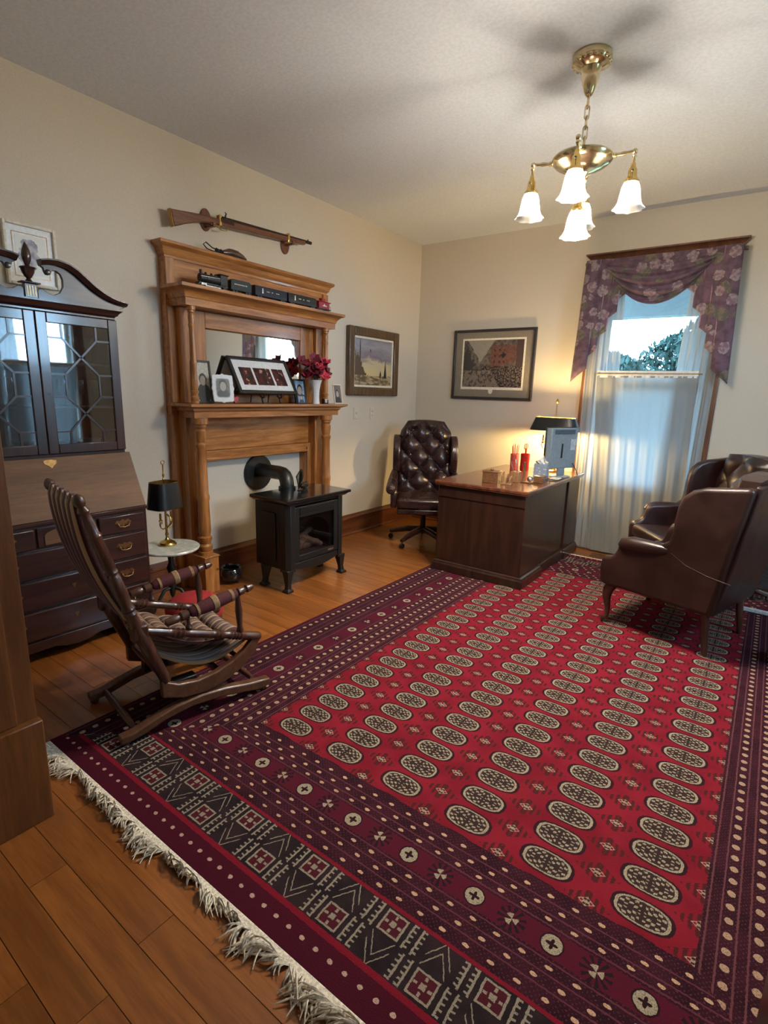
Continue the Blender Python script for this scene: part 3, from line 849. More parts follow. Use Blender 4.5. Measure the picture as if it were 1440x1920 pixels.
# ---------------------------------------------------------------- toy train on the upper shelf
M_tr = plain('train_black', (.014, .015, .016), .35); M_trb = plain('train_navy', lin(26, 32, 46), .35); M_trg = plain('train_green', lin(30, 38, 34), .35)
M_red = plain('train_red', lin(140, 28, 34), .4); M_mark = plain('train_lettering', (.7, .7, .68), .6); M_silv = plain('silver_metal', (.6, .6, .6), .3, 1.0)
ZS = 2.1565; XT = -3.285
def wheels(o, ys, r=.011, mat=None):
    for yy in ys:
        b = MB()
        for s in (-1, 1): b.cyl((s * .014, yy, r), (s * .02, yy, r), r, seg=12)
        b.cyl((-.014, yy, r), (.014, yy, r), .003, seg=6); b.build('wheel', mat or M_tr, o)
# locomotive
o = thing('toy_locomotive', 'black toy steam locomotive with silver side rods on the upper mantel shelf', 'toy train', (XT, 2.44, ZS))
MB().box(-.018, .018, -.115, .12, .02, .028).build('frame', M_tr, o, smooth=0)
MB().turned((0, -.10, .052), (0, .055, .052), [(0, .018), (.02, .022), (.3, .022), (.31, .0235), (.34, .0235), (.35, .022), (1, .024)], 16).build('boiler', M_tr, o)
MB().cyl((0, -.085, .07), (0, -.085, .092), .008, .01, 10).build('smokestack', M_tr, o)
for yy in (-.045, 0, .035): MB().ball((0, yy, .075), (.009, .01, .011), 10, 6).build('dome', M_tr, o)
MB().box(-.024, .024, .055, .115, .028, .082).build('cab', M_tr, o, bevel=.002); MB().box(-.028, .028, .05, .125, .083, .088).build('cab_roof', M_tr, o, bevel=.002)
MB().prism([(-.125, .008), (-.112, .028), (-.112, .008)], 'x', -.02, .02).build('pilot', M_tr, o, smooth=0)
wheels(o, (-.095, -.062, -.025, .012, .05, .09), .012)
MB().box(.0205, .023, -.065, .055, .010, .015).box(.0205, .024, -.1, -.06, .014, .024).build('side_rod', M_silv, o, smooth=0)
MB().tube([(.02, -.1, .058), (.023, 0, .06), (.024, .05, .062)], .0015, 5).build('handrail', M_silv, o)
# tender
o = thing('toy_tender', 'dark green toy coal tender coupled behind the locomotive', 'toy train', (XT, 2.685, ZS))
MB().prism([(-.10, .02), (.085, .02), (.085, .07), (.06, .078), (-.085, .078), (-.10, .07)], 'x', -.022, .022).build('body', M_trg, o, bevel=.002)
for k in range(9): MB().box(.0222, .0228, -.07 + k * .013, -.062 + k * .013, .05, .055).build('lettering', M_mark, o, smooth=0)
wheels(o, (-.075, -.05, .04, .065)); MB().box(-.004, .004, .085, .105, .018, .022).build('coupler', M_tr, o, smooth=0)
def car(yy, label, mat, L=.16):
    o = thing('toy_passenger_car', label, 'toy train', (XT, yy, ZS), 0, 'toy passenger cars')
    MB().prism([(-.022, .018), (.022, .018), (.022, .062), (.015, .075), (-.015, .075), (-.022, .062)], 'y', -L, L).build('body', mat, o, bevel=.002)
    MB().box(.0222, .0228, -.095, -.083, .034, .054).ball((.0225, -.089, .058), (.0006, .006, .006), 8, 6).build('emblem', M_mark, o, smooth=0)
    for k in (-.05, -.035, 0., .045, .062): MB().box(.0222, .0228, k, k + .013, .046, .050).build('lettering', M_mark, o, smooth=0)
    wheels(o, (-L + .03, -L + .055, L - .055, L - .03))
    MB().box(-.004, .004, L, L + .012, .018, .022).build('coupler', M_tr, o, smooth=0)
car(2.965, 'dark navy toy passenger car with white markings, next to the coal tender', M_trb)
car(3.302, 'dark toy passenger car with white markings, next to the red caboose', M_tr)
for _o in list(COL.objects):
    if _o.name.startswith('toy_'): _o.scale = (1.15, 1, 1.25)
o = thing('toy_caboose', 'small red toy caboose at the end of the train', 'toy train', (XT, 3.56, ZS))
MB().box(-.02, .02, -.065, .065, .02, .062).build('body', M_red, o, bevel=.002); MB().box(-.024, .024, -.08, .08, .0622, .067).build('roof', M_red, o, bevel=.002)
MB().box(-.016, .016, -.025, .02, .0672, .088).build('cupola', M_red, o, bevel=.003); MB().box(.0202, .0208, -.02, .03, .036, .042).box(.0202, .0208, -.005, .006, .043, .05).build('lettering', M_mark, o, smooth=0)
MB().box(-.02, .02, -.085, .085, .014, .0198).build('platform', M_tr, o, smooth=0); wheels(o, (-.05, -.03, .03, .05), .009)
o.scale = (1.15, 1, 1.25)
for s in (-1, 1): MB().tube([(-.018, s * .08, .02), (-.018, s * .08, .04), (.018, s * .08, .04), (.018, s * .08, .02)], .0015, 5).build('railing', M_tr, o)

# ---------------------------------------------------------------- picture materials (flat prints)
def portrait_mat(name, bg, coat, skin, hair, cy=0., cz=0., s=1.):
    n = N(name); x, y, z = n.xyz(); y = (y - cy) / s; z = (z - cz) / s
    nz = n.noise(n.coord(), 60, 3)
    c = n.mix(nz.smooth(.3, .7), bg, tuple(a * .7 for a in bg))
    body = ((abs(y) / .055) ** 2 + (abs(z + .085) / .075) ** 2) < 1
    c = n.mix(body, c, coat)
    c = n.mix(((abs(y) / .031) ** 2 + (abs(z - .018) / .042) ** 2) < 1, c, hair)
    c = n.mix(((abs(y) / .024) ** 2 + (abs(z - .008) / .034) ** 2) < 1, c, skin)
    c = n.mix(abs(y) + (z * -1. - .045).max(0) * .5 < .010 + 0, c, c)
    n.p(col=c, rough=.35); return n.m
def Ry(a, o=(0, 0, 0)): return Matrix.Translation(o) @ Matrix.Rotation(a, 4, 'Y') @ Matrix.Translation([-q for q in o])

def framed(b_name, label, cat, loc, w, h, fw, depth, mat_f, mat_p, tilt=-.18, rz=0, mat_m=None, mw=0, group=None):
    """standing photo frame: local +x faces the room; leans back by tilt"""
    o = thing(b_name, label, cat, (loc[0], loc[1], loc[2] + depth / 2 * abs(math.sin(tilt)) + .0005), rz, group)
    M = Ry(tilt)
    bars = MB()
    bars.box(-depth / 2, depth / 2, -w / 2, -w / 2 + fw, 0, h, M).box(-depth / 2, depth / 2, w / 2 - fw, w / 2, 0, h, M)
    bars.box(-depth / 2, depth / 2, -w / 2 + fw, w / 2 - fw, 0, fw, M).box(-depth / 2, depth / 2, -w / 2 + fw, w / 2 - fw, h - fw, h, M)
    bars.build('frame', mat_f, o, bevel=.002)
    MB().box(-depth / 2 + .001, -.001, -w / 2 + fw, w / 2 - fw, fw, h - fw, M).build('photograph', mat_p, o, smooth=0)
    MB().prism([(0, 0), (.0, 0), (0, 0)], 'y', 0, 0) if False else None
    if tilt:
        L = h * .6
        MB().bar(M @ Vector((-depth / 2, 0, L)), (-depth / 2 - L * math.tan(-tilt) * 1.3 - .008, 0, .001), .03, .003).build('strut', mat_f, o, smooth=0)
    return o
ZSH = 1.3845
M_bframe = plain('black_frame', (.014, .014, .016), .3, 0, .3)
M_dframe = plain('dark_wood_frame', lin(52, 42, 34), .4)
p_old = portrait_mat('portrait_print', lin(196, 190, 172), lin(60, 58, 56), lin(150, 140, 126), lin(44, 40, 38), cz=.15)
framed('portrait_photo', 'dark framed portrait photograph of a man standing behind the white frame', 'photo frame', (-3.345, 2.392, ZSH), .14, .30, .014, .015, M_dframe, p_old, -.12)
# white scalloped frame
o = thing('scalloped_photo_frame', 'white scalloped photo frame with an old oval-cornered portrait', 'photo frame', (-3.255, 2.485, ZSH + .010), -.35)
M = Ry(-.16); P = []
for i in range(64):
    a = 2 * PI * i / 64
    k = (abs(math.cos(a)) ** 5 + abs(math.sin(a)) ** 5) ** (-1 / 5) * (1 + .035 * math.cos(8 * a) + .025 * math.cos(16 * a))
    P.append((.078 * k * math.cos(a), .1 + .1 * k * math.sin(a)))
MB().prism(P, 'x', -.008, .006, M).build('frame', M_white, o, bevel=.003)
p_w = portrait_mat('sepia_portrait_print', lin(110, 106, 100), lin(60, 58, 56), lin(172, 160, 144), lin(50, 44, 40), cz=.105, s=.95)
P2 = [(.046 * (abs(math.cos(a)) ** 6 + abs(math.sin(a)) ** 6) ** (-1 / 6) * math.cos(a), .102 + .064 * (abs(math.cos(a)) ** 6 + abs(math.sin(a)) ** 6) ** (-1 / 6) * math.sin(a)) for a in (2 * PI * i / 40 for i in range(40))]
MB().prism(P2, 'x', .0062, .0075, M).build('photograph', p_w, o, smooth=0)
MB().prism([(q[0] * 1.1, .102 + (q[1] - .102) * 1.08) for q in P2], 'x', .006, .0068, M).build('inner_rim', plain('grey_rim', (.35, .35, .36), .4), o, smooth=0)
MB().bar(M @ Vector((-.008, 0, .12)), (-.062, 0, .002), .03, .003).build('strut', M_white, o, smooth=0)
# pink glass ornament tucked behind it
M_pink = plain('pink_glass', lin(176, 74, 78), .2, 0, .5)
o = MB()
hp = [(.030 * (16 * math.sin(t) ** 3) / 16, .030 * (13 * math.cos(t) - 5 * math.cos(2 * t) - 2 * math.cos(3 * t) - math.cos(4 * t)) / 16 + .0305) for t in (2 * PI * i / 40 for i in range(40))]
o.prism(hp, 'x', -.010, .010)
zmin = min(q[1] for q in hp)
o = o.build('heart_ornament', M_pink, bevel=.007, bseg=3); o.location = (-3.268, 2.592, ZSH - zmin)
tag(o, 'small pink heart ornament beside the white scalloped frame', 'ornament')
# three-picture print on an easel
def trip(name, k):
    n = N(name); x, y, z = n.xyz(); nz = n.noise(n.mapped((1, 1, 1), (k, k * 2, 0)), 22, 3)
    c = n.mix(nz.smooth(.4, .62), lin(26, 18, 22), lin(84, 24, 30))
    c = n.mix(n.noise(n.mapped((1, 1, 1), (k * 3, 1, 5)), 26, 1).smooth(.63, .68), c, lin(186, 148, 136))
    n.p(col=c, rough=.3); return n.m
o = thing('picture_display', 'wide black frame holding three dark red photographs, leaning on a small easel', 'photo frame', (-3.262, 2.935, ZSH))
M = Matrix.Translation((0, 0, .075)) @ Matrix.Rotation(-.52, 4, 'Y')
w, h, fw = .60, .315, .028
b = MB()
b.box(-.012, .012, -w / 2, -w / 2 + fw, 0, h, M).box(-.012, .012, w / 2 - fw, w / 2, 0, h, M).box(-.012, .012, -w / 2 + fw, w / 2 - fw, 0, fw, M).box(-.012, .012, -w / 2 + fw, w / 2 - fw, h - fw, h, M)
b.build('frame', M_bframe, o, bevel=.003)
MB().box(-.010, .004, -w / 2 + fw, w / 2 - fw, fw, h - fw, M).build('mat_board', M_white, o, smooth=0)
for k, (a, c) in enumerate(((-.225, -.105), (-.085, .085), (.105, .225))):
    MB().box(.0042, .0052, a, c, .075, .225, M).build('picture', trip('red_photo_%d' % k, k * 7.3), o, smooth=0)
for s in (-.09, .09):
    b = MB().tube([M @ Vector((-.02, s, .26)), M @ Vector((-.02, s, -.01)), (.008, s, .045), (.03, s, .05), (.034, s, .085)], .006, 8)
    b.tube([(.008, s, .045), (.012, s, .02), (.02, s, .006)], .007, 8)
    b.tube([M @ Vector((-.02, s, .15)), (-.13, s, .006)], .005, 8)
    b.build('easel_leg', M_iron, o, smooth=60)
# small dark frames behind the vase
p_blue = portrait_mat('blue_snapshot', lin(150, 180, 204), lin(52, 56, 66), lin(170, 150, 140), lin(40, 36, 36), cz=.1)
framed('photo_frame', 'dark photo frame with a pale blue snapshot behind the flower vase', 'photo frame', (-3.33, 3.345, ZSH), .135, .205, .016, .014, M_bframe, p_blue, -.14)
p_blue2 = portrait_mat('small_blue_snapshot', lin(120, 150, 190), lin(40, 44, 56), lin(170, 150, 140), lin(40, 36, 36), cz=.045, s=.5)
framed('photo_frame', 'tiny black frame standing in front of the dark blue-picture frame', 'photo frame', (-3.262, 3.29, ZSH), .105, .075, .012, .012, M_bframe, p_blue2, -.2)
framed('photo_frame', 'small cream framed sepia photograph at the bare end of the mantel shelf', 'photo frame', (-3.24, 3.735, ZSH), .125, .175, .009, .010, M_cream,
       portrait_mat('sepia_pair_print', lin(122, 112, 112), lin(64, 58, 62), lin(176, 164, 160), lin(60, 54, 54), cz=.08, s=.8), -.16, .1)
o = thing('toy_camera', 'tiny silver box ornament between vase and sepia photograph', 'ornament', (-3.27, 3.585, ZSH))
MB().box(-.015, .015, -.028, .028, 0, .045).build('body', M_dframe, o, bevel=.003); MB().cyl((.015, -.008, .024), (.02, -.008, .024), .014, seg=16).build('lens', M_silv, o)
MB().box(.0152, .018, -.024, .024, .036, .043).build('band', M_silv, o, smooth=0)
# vase with flowers
v = thing('flower_vase', 'white ribbed vase on the mantel shelf', 'vase', (-3.262, 3.455, ZSH))
b = MB()
prof = [(.0, .0), (.034, .0), (.036, .006), (.031, .03), (.030, .07), (.033, .12), (.041, .165), (.052, .195), (.056, .202), (.051, .198), (.04, .165), (.030, .12), (.027, .06), (.0, .03)]
b.lathe((0, 0, 0), prof, 24); b.build('body', M_white, v, smooth=60)
bq = thing('flower_bouquet', 'bunch of red and pink flowers in the white vase', 'flowers', (-3.262, 3.455, ZSH + .031))
M_fl1 = plain('pink_petal', lin(190, 52, 76), .7, bscale=40, var=.1); M_fl2 = plain('deep_red_petal', lin(104, 22, 38), .7, bscale=40, var=.1); M_fleaf = plain('flower_leaf', lin(56, 58, 46), .6)
rnd = random.Random(5)
for i in range(26):
    a = rnd.uniform(0, 2 * PI); rr = rnd.uniform(.02, .10); dy = -.07 if i < 9 else .01
    c = Vector((rr * .55 * math.cos(a) + .005, dy + rr * 1.35 * math.sin(a), rnd.uniform(.20, .35)))
    b = MB(); e0 = Euler((rnd.uniform(-.6, .6), rnd.uniform(.3, 1.1), rnd.uniform(-.5, .5))).to_matrix().to_4x4()
    for k in range(6):
        t = 2 * PI * k / 6; Mk = Matrix.Translation(c) @ e0 @ Matrix.Rotation(t, 4, 'Z')
        b.grid(lambda u, q: Mk @ Vector((.004 + .046 * q, (u - .5) * .05 * math.sin(PI * (q * .8 + .12)), .012 * q + .018 * q * q - .01 * abs(u - .5))), 3, 4)
    b.ball(Matrix.Translation(c) @ e0 @ Vector((0, 0, .006)), .008, 6, 4)
    f = b.build('flower', M_fl2 if i < 9 or i % 4 == 0 else M_fl1, bq, smooth=60)
    MB().tube([(0, 0, .004 + .0 * i), (c.x * .2, c.y * .2, .19), tuple(c)], .0018, 5).build('stem', M_fleaf, f)
for i in range(22):
    a = rnd.uniform(0, 2 * PI); rr = rnd.uniform(.05, .1)
    c = Vector((rr * .6 * math.cos(a), rr * 1.2 * math.sin(a), rnd.uniform(.215, .29)))
    Mk = Matrix.Translation(c) @ Euler((rnd.uniform(-1, 1), rnd.uniform(-1, .4), rnd.uniform(0, 6))).to_matrix().to_4x4()
    MB().grid(lambda u, q: Mk @ Vector(((q - .5) * .06, (u - .5) * .024 * math.sin(PI * q), .008 * math.sin(PI * q))), 2, 5).build('leaf', M_fleaf, bq, smooth=60)

# ---------------------------------------------------------------- gas stove
st = thing('gas_stove', 'black cast iron freestanding stove with glass door, flue pipe and wall collar', 'stove', (-2.93, 2.95, 0))
sx0, sx1, sy0, sy1 = -3.12, -2.765, 2.635, 3.275
def boxpart(name, x0, x1, y0, y1, z0, z1, mat, par, bev=.003):
    return MB().box(x0, x1, y0, y1, z0, z1).build(name, mat, par, bevel=bev, world=True)
b = MB(); b.box(sx0, sx0 + .02, sy0, sy1, .17, .67).box(sx0 + .02, sx1 - .09, sy0, sy0 + .02, .17, .67).box(sx0 + .02, sx1 - .09, sy1 - .02, sy1, .17, .67)
b.box(sx0 + .02, sx1 - .04, sy0 + .02, sy1 - .02, .17, .19).box(sx0 + .02, sx1 - .01, sy0 + .02, sy1 - .02, .655, .67)
b.build('firebox', M_iron, st, bevel=.003, world=True)
for yy in (sy0, sy1):                              # canted corner posts
    s = 1 if yy == sy0 else -1
    MB().prism([(sx1, yy + s * .075), (sx1 - .0, yy + s * .03), (sx1 - .03, yy), (sx1 - .0895, yy), (sx1 - .0895, yy + s * .0199), (sx1 - .045, yy + s * .03), (sx1 - .035, yy + s * .075)], 'z', .15, .67).build('corner_post', M_iron, st, bevel=.003, world=True)
    MB().box(sx0 + .05, sx1 - .13, *sorted((yy - s * .001, yy - s * .012)), .23, .60).build('side_panel', M_iron, st, bevel=.004, world=True)
crown(MB(), sx0 - .02, sx1, sy0, sy1, [(-.002, .67), (.0, .672), (.012, .68), (.02, .69), (.034, .694), (.036, .70), (.036, .712), (.03, .718)]).build('top_plate', M_enamel, st, smooth=30, world=True)
fy0, fy1 = sy0 + .078, sy1 - .078
b = MB(); F0 = sx1 - .028
b.box(F0, sx1 - .004, fy0, fy0 + .045, .22, .645).box(F0, sx1 - .004, fy1 - .045, fy1, .22, .645).box(F0, sx1 - .004, fy0 + .045, fy1 - .045, .22, .265).box(F0, sx1 - .004, fy0 + .045, fy1 - .045, .565, .645)
dr = b.build('door', M_iron, st, bevel=.003, world=True)
MB().box(F0 + .008, F0 + .012, fy0 + .045, fy1 - .045, .265, .565).build('pane', clear_glass('stove_glass', (.7, .7, .7), .08), dr, smooth=0, world=True)
# arched inner surround
P = [(fy0 + .046, .266), (fy0 + .046, .564), (fy1 - .046, .564), (fy1 - .046, .266), (fy1 - .075, .266)]
ca = (fy0 + fy1) / 2; rr = (fy1 - fy0) / 2 - .075
P += [(ca + rr * math.cos(t), .40 + .13 * math.sin(t)) for t in (PI * i / 16 for i in range(17))] + [(fy0 + .075, .266)]
MB().prism(P, 'x', F0 - .012, F0 - .004).build('arch', M_iron, dr, smooth=0, world=True)
for k in range(4):
    MB().box(sx1 - .0035, sx1 + .004, fy0 + .05, fy1 - .05, .585 + k * .014, .592 + k * .014).build('louver', M_iron, dr, smooth=0, world=True)
b = MB(); n_ = 24
P = [(fy0, .212), (fy1, .212)] + [(fy1 - (fy1 - fy0) * i / n_, .15 - .035 * math.sin(PI * i / n_) + .02) for i in range(n_ + 1)]
b.prism(P, 'x', sx1 - .03, sx1 - .006).build('apron', M_iron, st, bevel=.003, world=True)
boxpart('nameplate', sx1 - .0035, sx1 - .001, fy1 - .12, fy1 - .055, .236, .252, M_silv, dr, .001)
M_log = plain('ceramic_log', lin(128, 104, 90), .95, 0, 0, .6, 30, .12)
for k, (p, q, r) in enumerate((((-2.95, 2.78, .27), (-2.92, 3.12, .28), .03), ((-2.87, 2.80, .27), (-2.95, 3.02, .34), .025), ((-2.86, 3.10, .27), (-2.95, 2.92, .36), .025), ((-2.96, 2.86, .31), (-2.96, 3.08, .39), .022))):
    MB().turned(p, q, [(0, r * .7), (.1, r), (.5, r * 1.08), (.9, r), (1, r * .75)], 10).build('log', M_log, st, world=True)
MB().box(-3.05, -2.83, 2.72, 3.19, .191, .245).build('burner_tray', plain('ash_bed', lin(60, 54, 50), .95, bump=.5, bscale=60), st, bevel=.01, world=True)
for x, y in ((sx1 - .03, sy0 + .025), (sx1 - .03, sy1 - .025), (sx0 + .09, sy0 + .025), (sx0 + .09, sy1 - .025)):
    ox = .012 if x > -2.9 else -.012; oy = -.012 if y < 2.9 else .012
    b = MB(); vs = []
    for z, r, k in ((.17, .034, 0), (.12, .026, .3), (.06, .018, .6), (.025, .020, .9), (.018, .030, 1.1), (.0, .032, 1.1)):
        vs += [(x + ox * k + i * r, y + oy * k + j * r, z) for i, j in ((-1, -1), (1, -1), (1, 1), (-1, 1))]
    b.add(vs, [(j * 4 + i, j * 4 + (i + 1) % 4, j * 4 + 4 + (i + 1) % 4, j * 4 + 4 + i) for j in range(5) for i in range(4)] + [(3, 2, 1, 0), (20, 21, 22, 23)])
    b.build('leg', M_iron, st, bevel=.004, world=True)
MB().cyl((-3.105, 2.955, .70), (-3.105, 2.955, .735), .068, seg=24).build('flue_collar', M_iron, st, world=True)
MB().tube([(-3.105, 2.955, .72), (-3.105, 2.955, .76), (-3.115, 2.957, .79), (-3.14, 2.965, .815), (-3.175, 2.975, .828), (-3.22, 2.985, .83), (XL + .03, 3.0, .825)], .057, 20).build('flue_pipe', M_iron, st, smooth=50, world=True)
MB().turned((XL + .0125, 3.0, .802), (XL + .035, 3.0, .802), [(0, .150), (.6, .150), (.9, .143), (1, .075)], 40).build('wall_collar', M_iron, st, smooth=30, world=True)
# cast ornament on the stove
o = thing('iron_ornament', 'black glossy cast iron shell-shaped ornament on the stove top', 'ornament', (-2.99, 3.02, .7185), .5)
b = MB()
b.grid(lambda u, q: (-.02 + .07 * (u - .5) * q, -.055 + .09 * q * math.sin(u * 2.6) + .045 * math.cos(u * 3.0) * q, .008 + .15 * q * (1 - .35 * (2 * u - 1) ** 2) ), 12, 8)
b.build('fan', M_enamel, o, smooth=60, solid=.008)
MB().turned((.0, -.05, .034), (.01, .10, .034), [(0, .0), (.1, .02), (.3, .028), (.5, .018), (.7, .024), (.9, .014), (1, 0)], 12).build('body', M_enamel, o)
MB().box(-.03, .03, -.07, .11, 0, .006).build('base', M_enamel, o, bevel=.003)
for k, (y, z) in enumerate(((.02, .045), (.06, .04), (-.01, .05))): MB().ball((.01, y, z * .8), (.014, .016, z * .28), 10, 6).build('boss', M_enamel, o)
# cauldron
o = thing('iron_cauldron', 'small black cast iron pot with wire handle beside the mantel plinth', 'pot', (-3.275, 2.51, 0))
b = MB(); b.lathe((0, 0, 0), [(0, .018), (.05, .018), (.078, .04), (.088, .075), (.08, .11), (.07, .122), (.078, .132), (.074, .134), (.062, .122), (.07, .1), (.076, .075), (.06, .04), (0, .03)], 28); b.build('bowl', M_enamel, o, smooth=60)
for k in range(3): a = k * 2.1 + .4; MB().turned((.055 * math.cos(a), .055 * math.sin(a), 0), (.05 * math.cos(a), .05 * math.sin(a), .03), [(0, .007), (1, .011)], 8).build('foot', M_enamel, o)
MB().tube([(.062, -.052, .115), (.075, -.04, .09), (.088, 0, .066), (.07, .05, .09), (.052, .062, .115)], .003, 6).build('bail', M_steel, o, smooth=60)

# ---------------------------------------------------------------- wall pictures
def hung(name, label, c, w, h, fw, mat_f, axis, depth=.035):
    rz = 0 if axis == 'x' else -PI / 2            # local +x faces the room
    o = thing(name, label, 'picture', c, rz)
    return o
def frame4(o, w, h, fw, d0, d1, mat, name='frame', bev=.004):
    b = MB(); b.box(d0, d1, -w / 2, -w / 2 + fw, -h / 2, h / 2).box(d0, d1, w / 2 - fw, w / 2, -h / 2, h / 2)
    b.box(d0, d1, -w / 2 + fw, w / 2 - fw, -h / 2, -h / 2 + fw).box(d0, d1, -w / 2 + fw, w / 2 - fw, h / 2 - fw, h / 2)
    return b.build(name, mat, o, bevel=bev)
# landscape painting
def landscape():
    n = N('landscape_canvas'); x, y, z = n.xyz()
    nz = n.noise(n.mapped((1, 3, 8)), 1.6, 5, .6, .4); n2 = n.noise(n.coord(), 34, 4)
    sky = n.ramp((z + .26) / .52 + (nz - .5) * .5, [(0.3, lin(206, 188, 140)), (.5, lin(196, 182, 152)), (.6, lin(122, 112, 124)), (.8, lin(150, 150, 160)), (1, lin(116, 112, 128))])
    g = n.mix(n.noise(n.mapped((1, 3, 14)), 3, 4).smooth(.4, .62), lin(96, 78, 52), lin(176, 158, 124))
    c = n.mix((z + (n2 - .5) * .05) < -.13, sky, g)
    tree_ = ((z + .13) > 0) & ((abs(y + .27) / .16 + (z + .13) / .22 + (n2 - .5) * .7) < 1)
    c = n.mix(tree_, c, lin(86, 70, 52))
    t2 = ((abs(y + .22) / .01 + (abs(z - .0) / .24) ** 4) < 1) | ((abs(y + .28 + z * .2) / .007 + (abs(z + .02) / .2) ** 4) < 1)
    c = n.mix(t2, c, lin(84, 68, 58))
    c = n.mix(((abs(y - .215) / .025 + (z + .13) / .17) < 1) & (z > -.15), c, lin(50, 50, 40))
    c = n.mix(((abs(y - .13) / .018 + abs(z + .12) / .05) < 1), c, lin(54, 44, 36))
    c = n.mix(((abs(y + .05) / .012 + abs(z - .12) / .02) < 1), c, lin(70, 60, 60))
    n.p(col=c, rough=.5); return n.m
M_pf = wood('painting_frame_wood', lin(70, 50, 32), lin(108, 80, 50), 'z', 2)
o = thing('landscape_painting', 'framed painting of a cloudy marsh landscape with bare trees', 'painting', (XL, 4.575, 1.797))
frame4(o, .85, .67, .085, .001, .055, M_pf, 'frame', .012); frame4(o, .68, .50, .022, .015, .035, M_cream, 'liner')
MB().box(.012, .022, -.318, .318, -.228, .228).build('canvas', landscape(), o, smooth=0)
# street parade print
def street():
    n = N('street_scene_print'); x, y, z = n.xyz()
    n1 = n.noise(n.coord(), 24, 5, .65); n2 = n.noise(n.coord(), 60, 4, .7)
    y = y + (n1 - .5) * .07; z = z + (n2 - .5) * .05
    c = n.mix(n1.smooth(.35, .65), lin(70, 62, 60), lin(112, 102, 96))
    sky = (z - .02) > (abs(y + .14) * 1.5)
    c = n.mix((sky & (y < .05)) * .8, c, lin(150, 144, 134))
    bld = y.between(-.02, .27) & (z > (-.05 - (y * -.35))) & (z < .2)
    brick = n.mix(n2.smooth(.4, .6), lin(94, 60, 54), lin(116, 76, 68))
    c = n.mix(bld * (n1.smooth(.3, .6) * .4 + .45), c, brick)
    wi = ((y / .055).fract().between(.3, .65)) & ((z / .06).fract().between(.3, .7)) & bld & (y < .14)
    c = n.mix(wi, c, lin(70, 44, 42))
    c = n.mix(y > .27, c, lin(74, 60, 60))
    tr_ = (abs(y + .3) / .09 + abs(z - .0) / .2 + (n1 - .5)) < 1
    c = n.mix(tr_, c, lin(62, 58, 54))
    crowd = (z < -.02 - (n1 - .5) * .1) & (y > -.12)
    c = n.mix(crowd, c, n.mix(n2.smooth(.45, .6), lin(40, 36, 38), lin(116, 102, 96)))
    road = (z < -.06) & (y < -.02 + (z * -.7 - .04)) & (y < .15)
    c = n.mix(road & (n1 > .47), c, lin(122, 110, 98))
    fx = ((abs(y - .12) / .03 + abs(z - .10) / .035 + (n2 - .5)) < 1)
    c = n.mix(fx, c, lin(40, 40, 44))
    n.p(col=c, rough=.25, coat=.4); return n.m
o = thing('street_print', 'dark framed print of a crowded street with a brick building, in a taupe mat', 'picture', (-2.555, YB, 1.825), -PI / 2)
frame4(o, .945, .735, .028, .001, .03, plain('ebony_frame', lin(48, 44, 46), .35), 'frame', .005)
MB().box(.002, .012, -.447, .447, -.342, .342).build('mat_board', plain('taupe_mat', lin(128, 118, 104), .85, var=.02), o, smooth=0)
MB().box(.0122, .0135, -.365, .365, -.262, .275).build('inner_mat', M_cream, o, smooth=0)
MB().box(.0137, .0145, -.345, .345, -.235, .255).build('print', street(), o, smooth=0)
P = [(-.025, -.262), (.025, -.262), (.025, -.285), (.012, -.305), (-.012, -.305), (-.025, -.285)]
MB().prism(P, 'x', .0122, .0136).build('mat_tab', M_cream, o, smooth=0)
# white framed print above the secretary
def flor():
    n = N('botanical_print'); x, y, z = n.xyz(); nz = n.noise(n.coord(), 26, 4)
    m = ((abs(y + .01) / .055) ** 2 + (abs(z) / .085) ** 2 + (nz - .5) * 2.2) < 1
    c = n.mix(m, lin(214, 212, 204), n.mix(nz.smooth(.35, .6), lin(112, 108, 124), lin(170, 164, 172)))
    n.p(col=c, rough=.4); return n.m
o = thing('botanical_print', 'cream framed floral print hanging behind the secretary pediment', 'picture', (XL, 1.41, 2.185))
frame4(o, .265, .325, .016, .001, .028, M_cream); MB().box(.002, .012, -.12, .12, -.15, .15).build('mat_board', M_white, o, smooth=0)
MB().box(.0122, .0132, -.075, .075, -.1, .1).build('print', flor(), o, smooth=0)
frame4(o, .18, .23, .004, .0122, .0145, M_abrass, 'mat_line', .001)
# switch and outlet
M_plate = plain('wall_plate', lin(206, 198, 182), .45, var=.01)
o = thing('light_switch', 'beige light switch plate below the landscape painting', 'light switch', (XL, 4.325, 1.28))
MB().box(.0005, .007, -.036, .036, -.058, .058).build('plate', M_plate, o, bevel=.003); MB().box(.007, .016, -.005, .005, -.006, .012).build('toggle', M_plate, o, bevel=.002)
o = thing('wall_outlet', 'beige double power outlet below the landscape painting', 'outlet', (XL, 4.60, 1.275))
MB().box(.0005, .007, -.036, .036, -.058, .058).build('plate', M_plate, o, bevel=.003)
for s in (-1, 1):
    MB().cyl((.007, 0, s * .022), (.0095, 0, s * .022), .016, seg=18).build('socket', M_plate, o)
    MB().box(.0096, .0102, -.008, -.005, s * .022 - .006, s * .022 + .006).box(.0096, .0102, .005, .008, s * .022 - .006, s * .022 + .006).build('slot', M_blackpl, o, smooth=0)

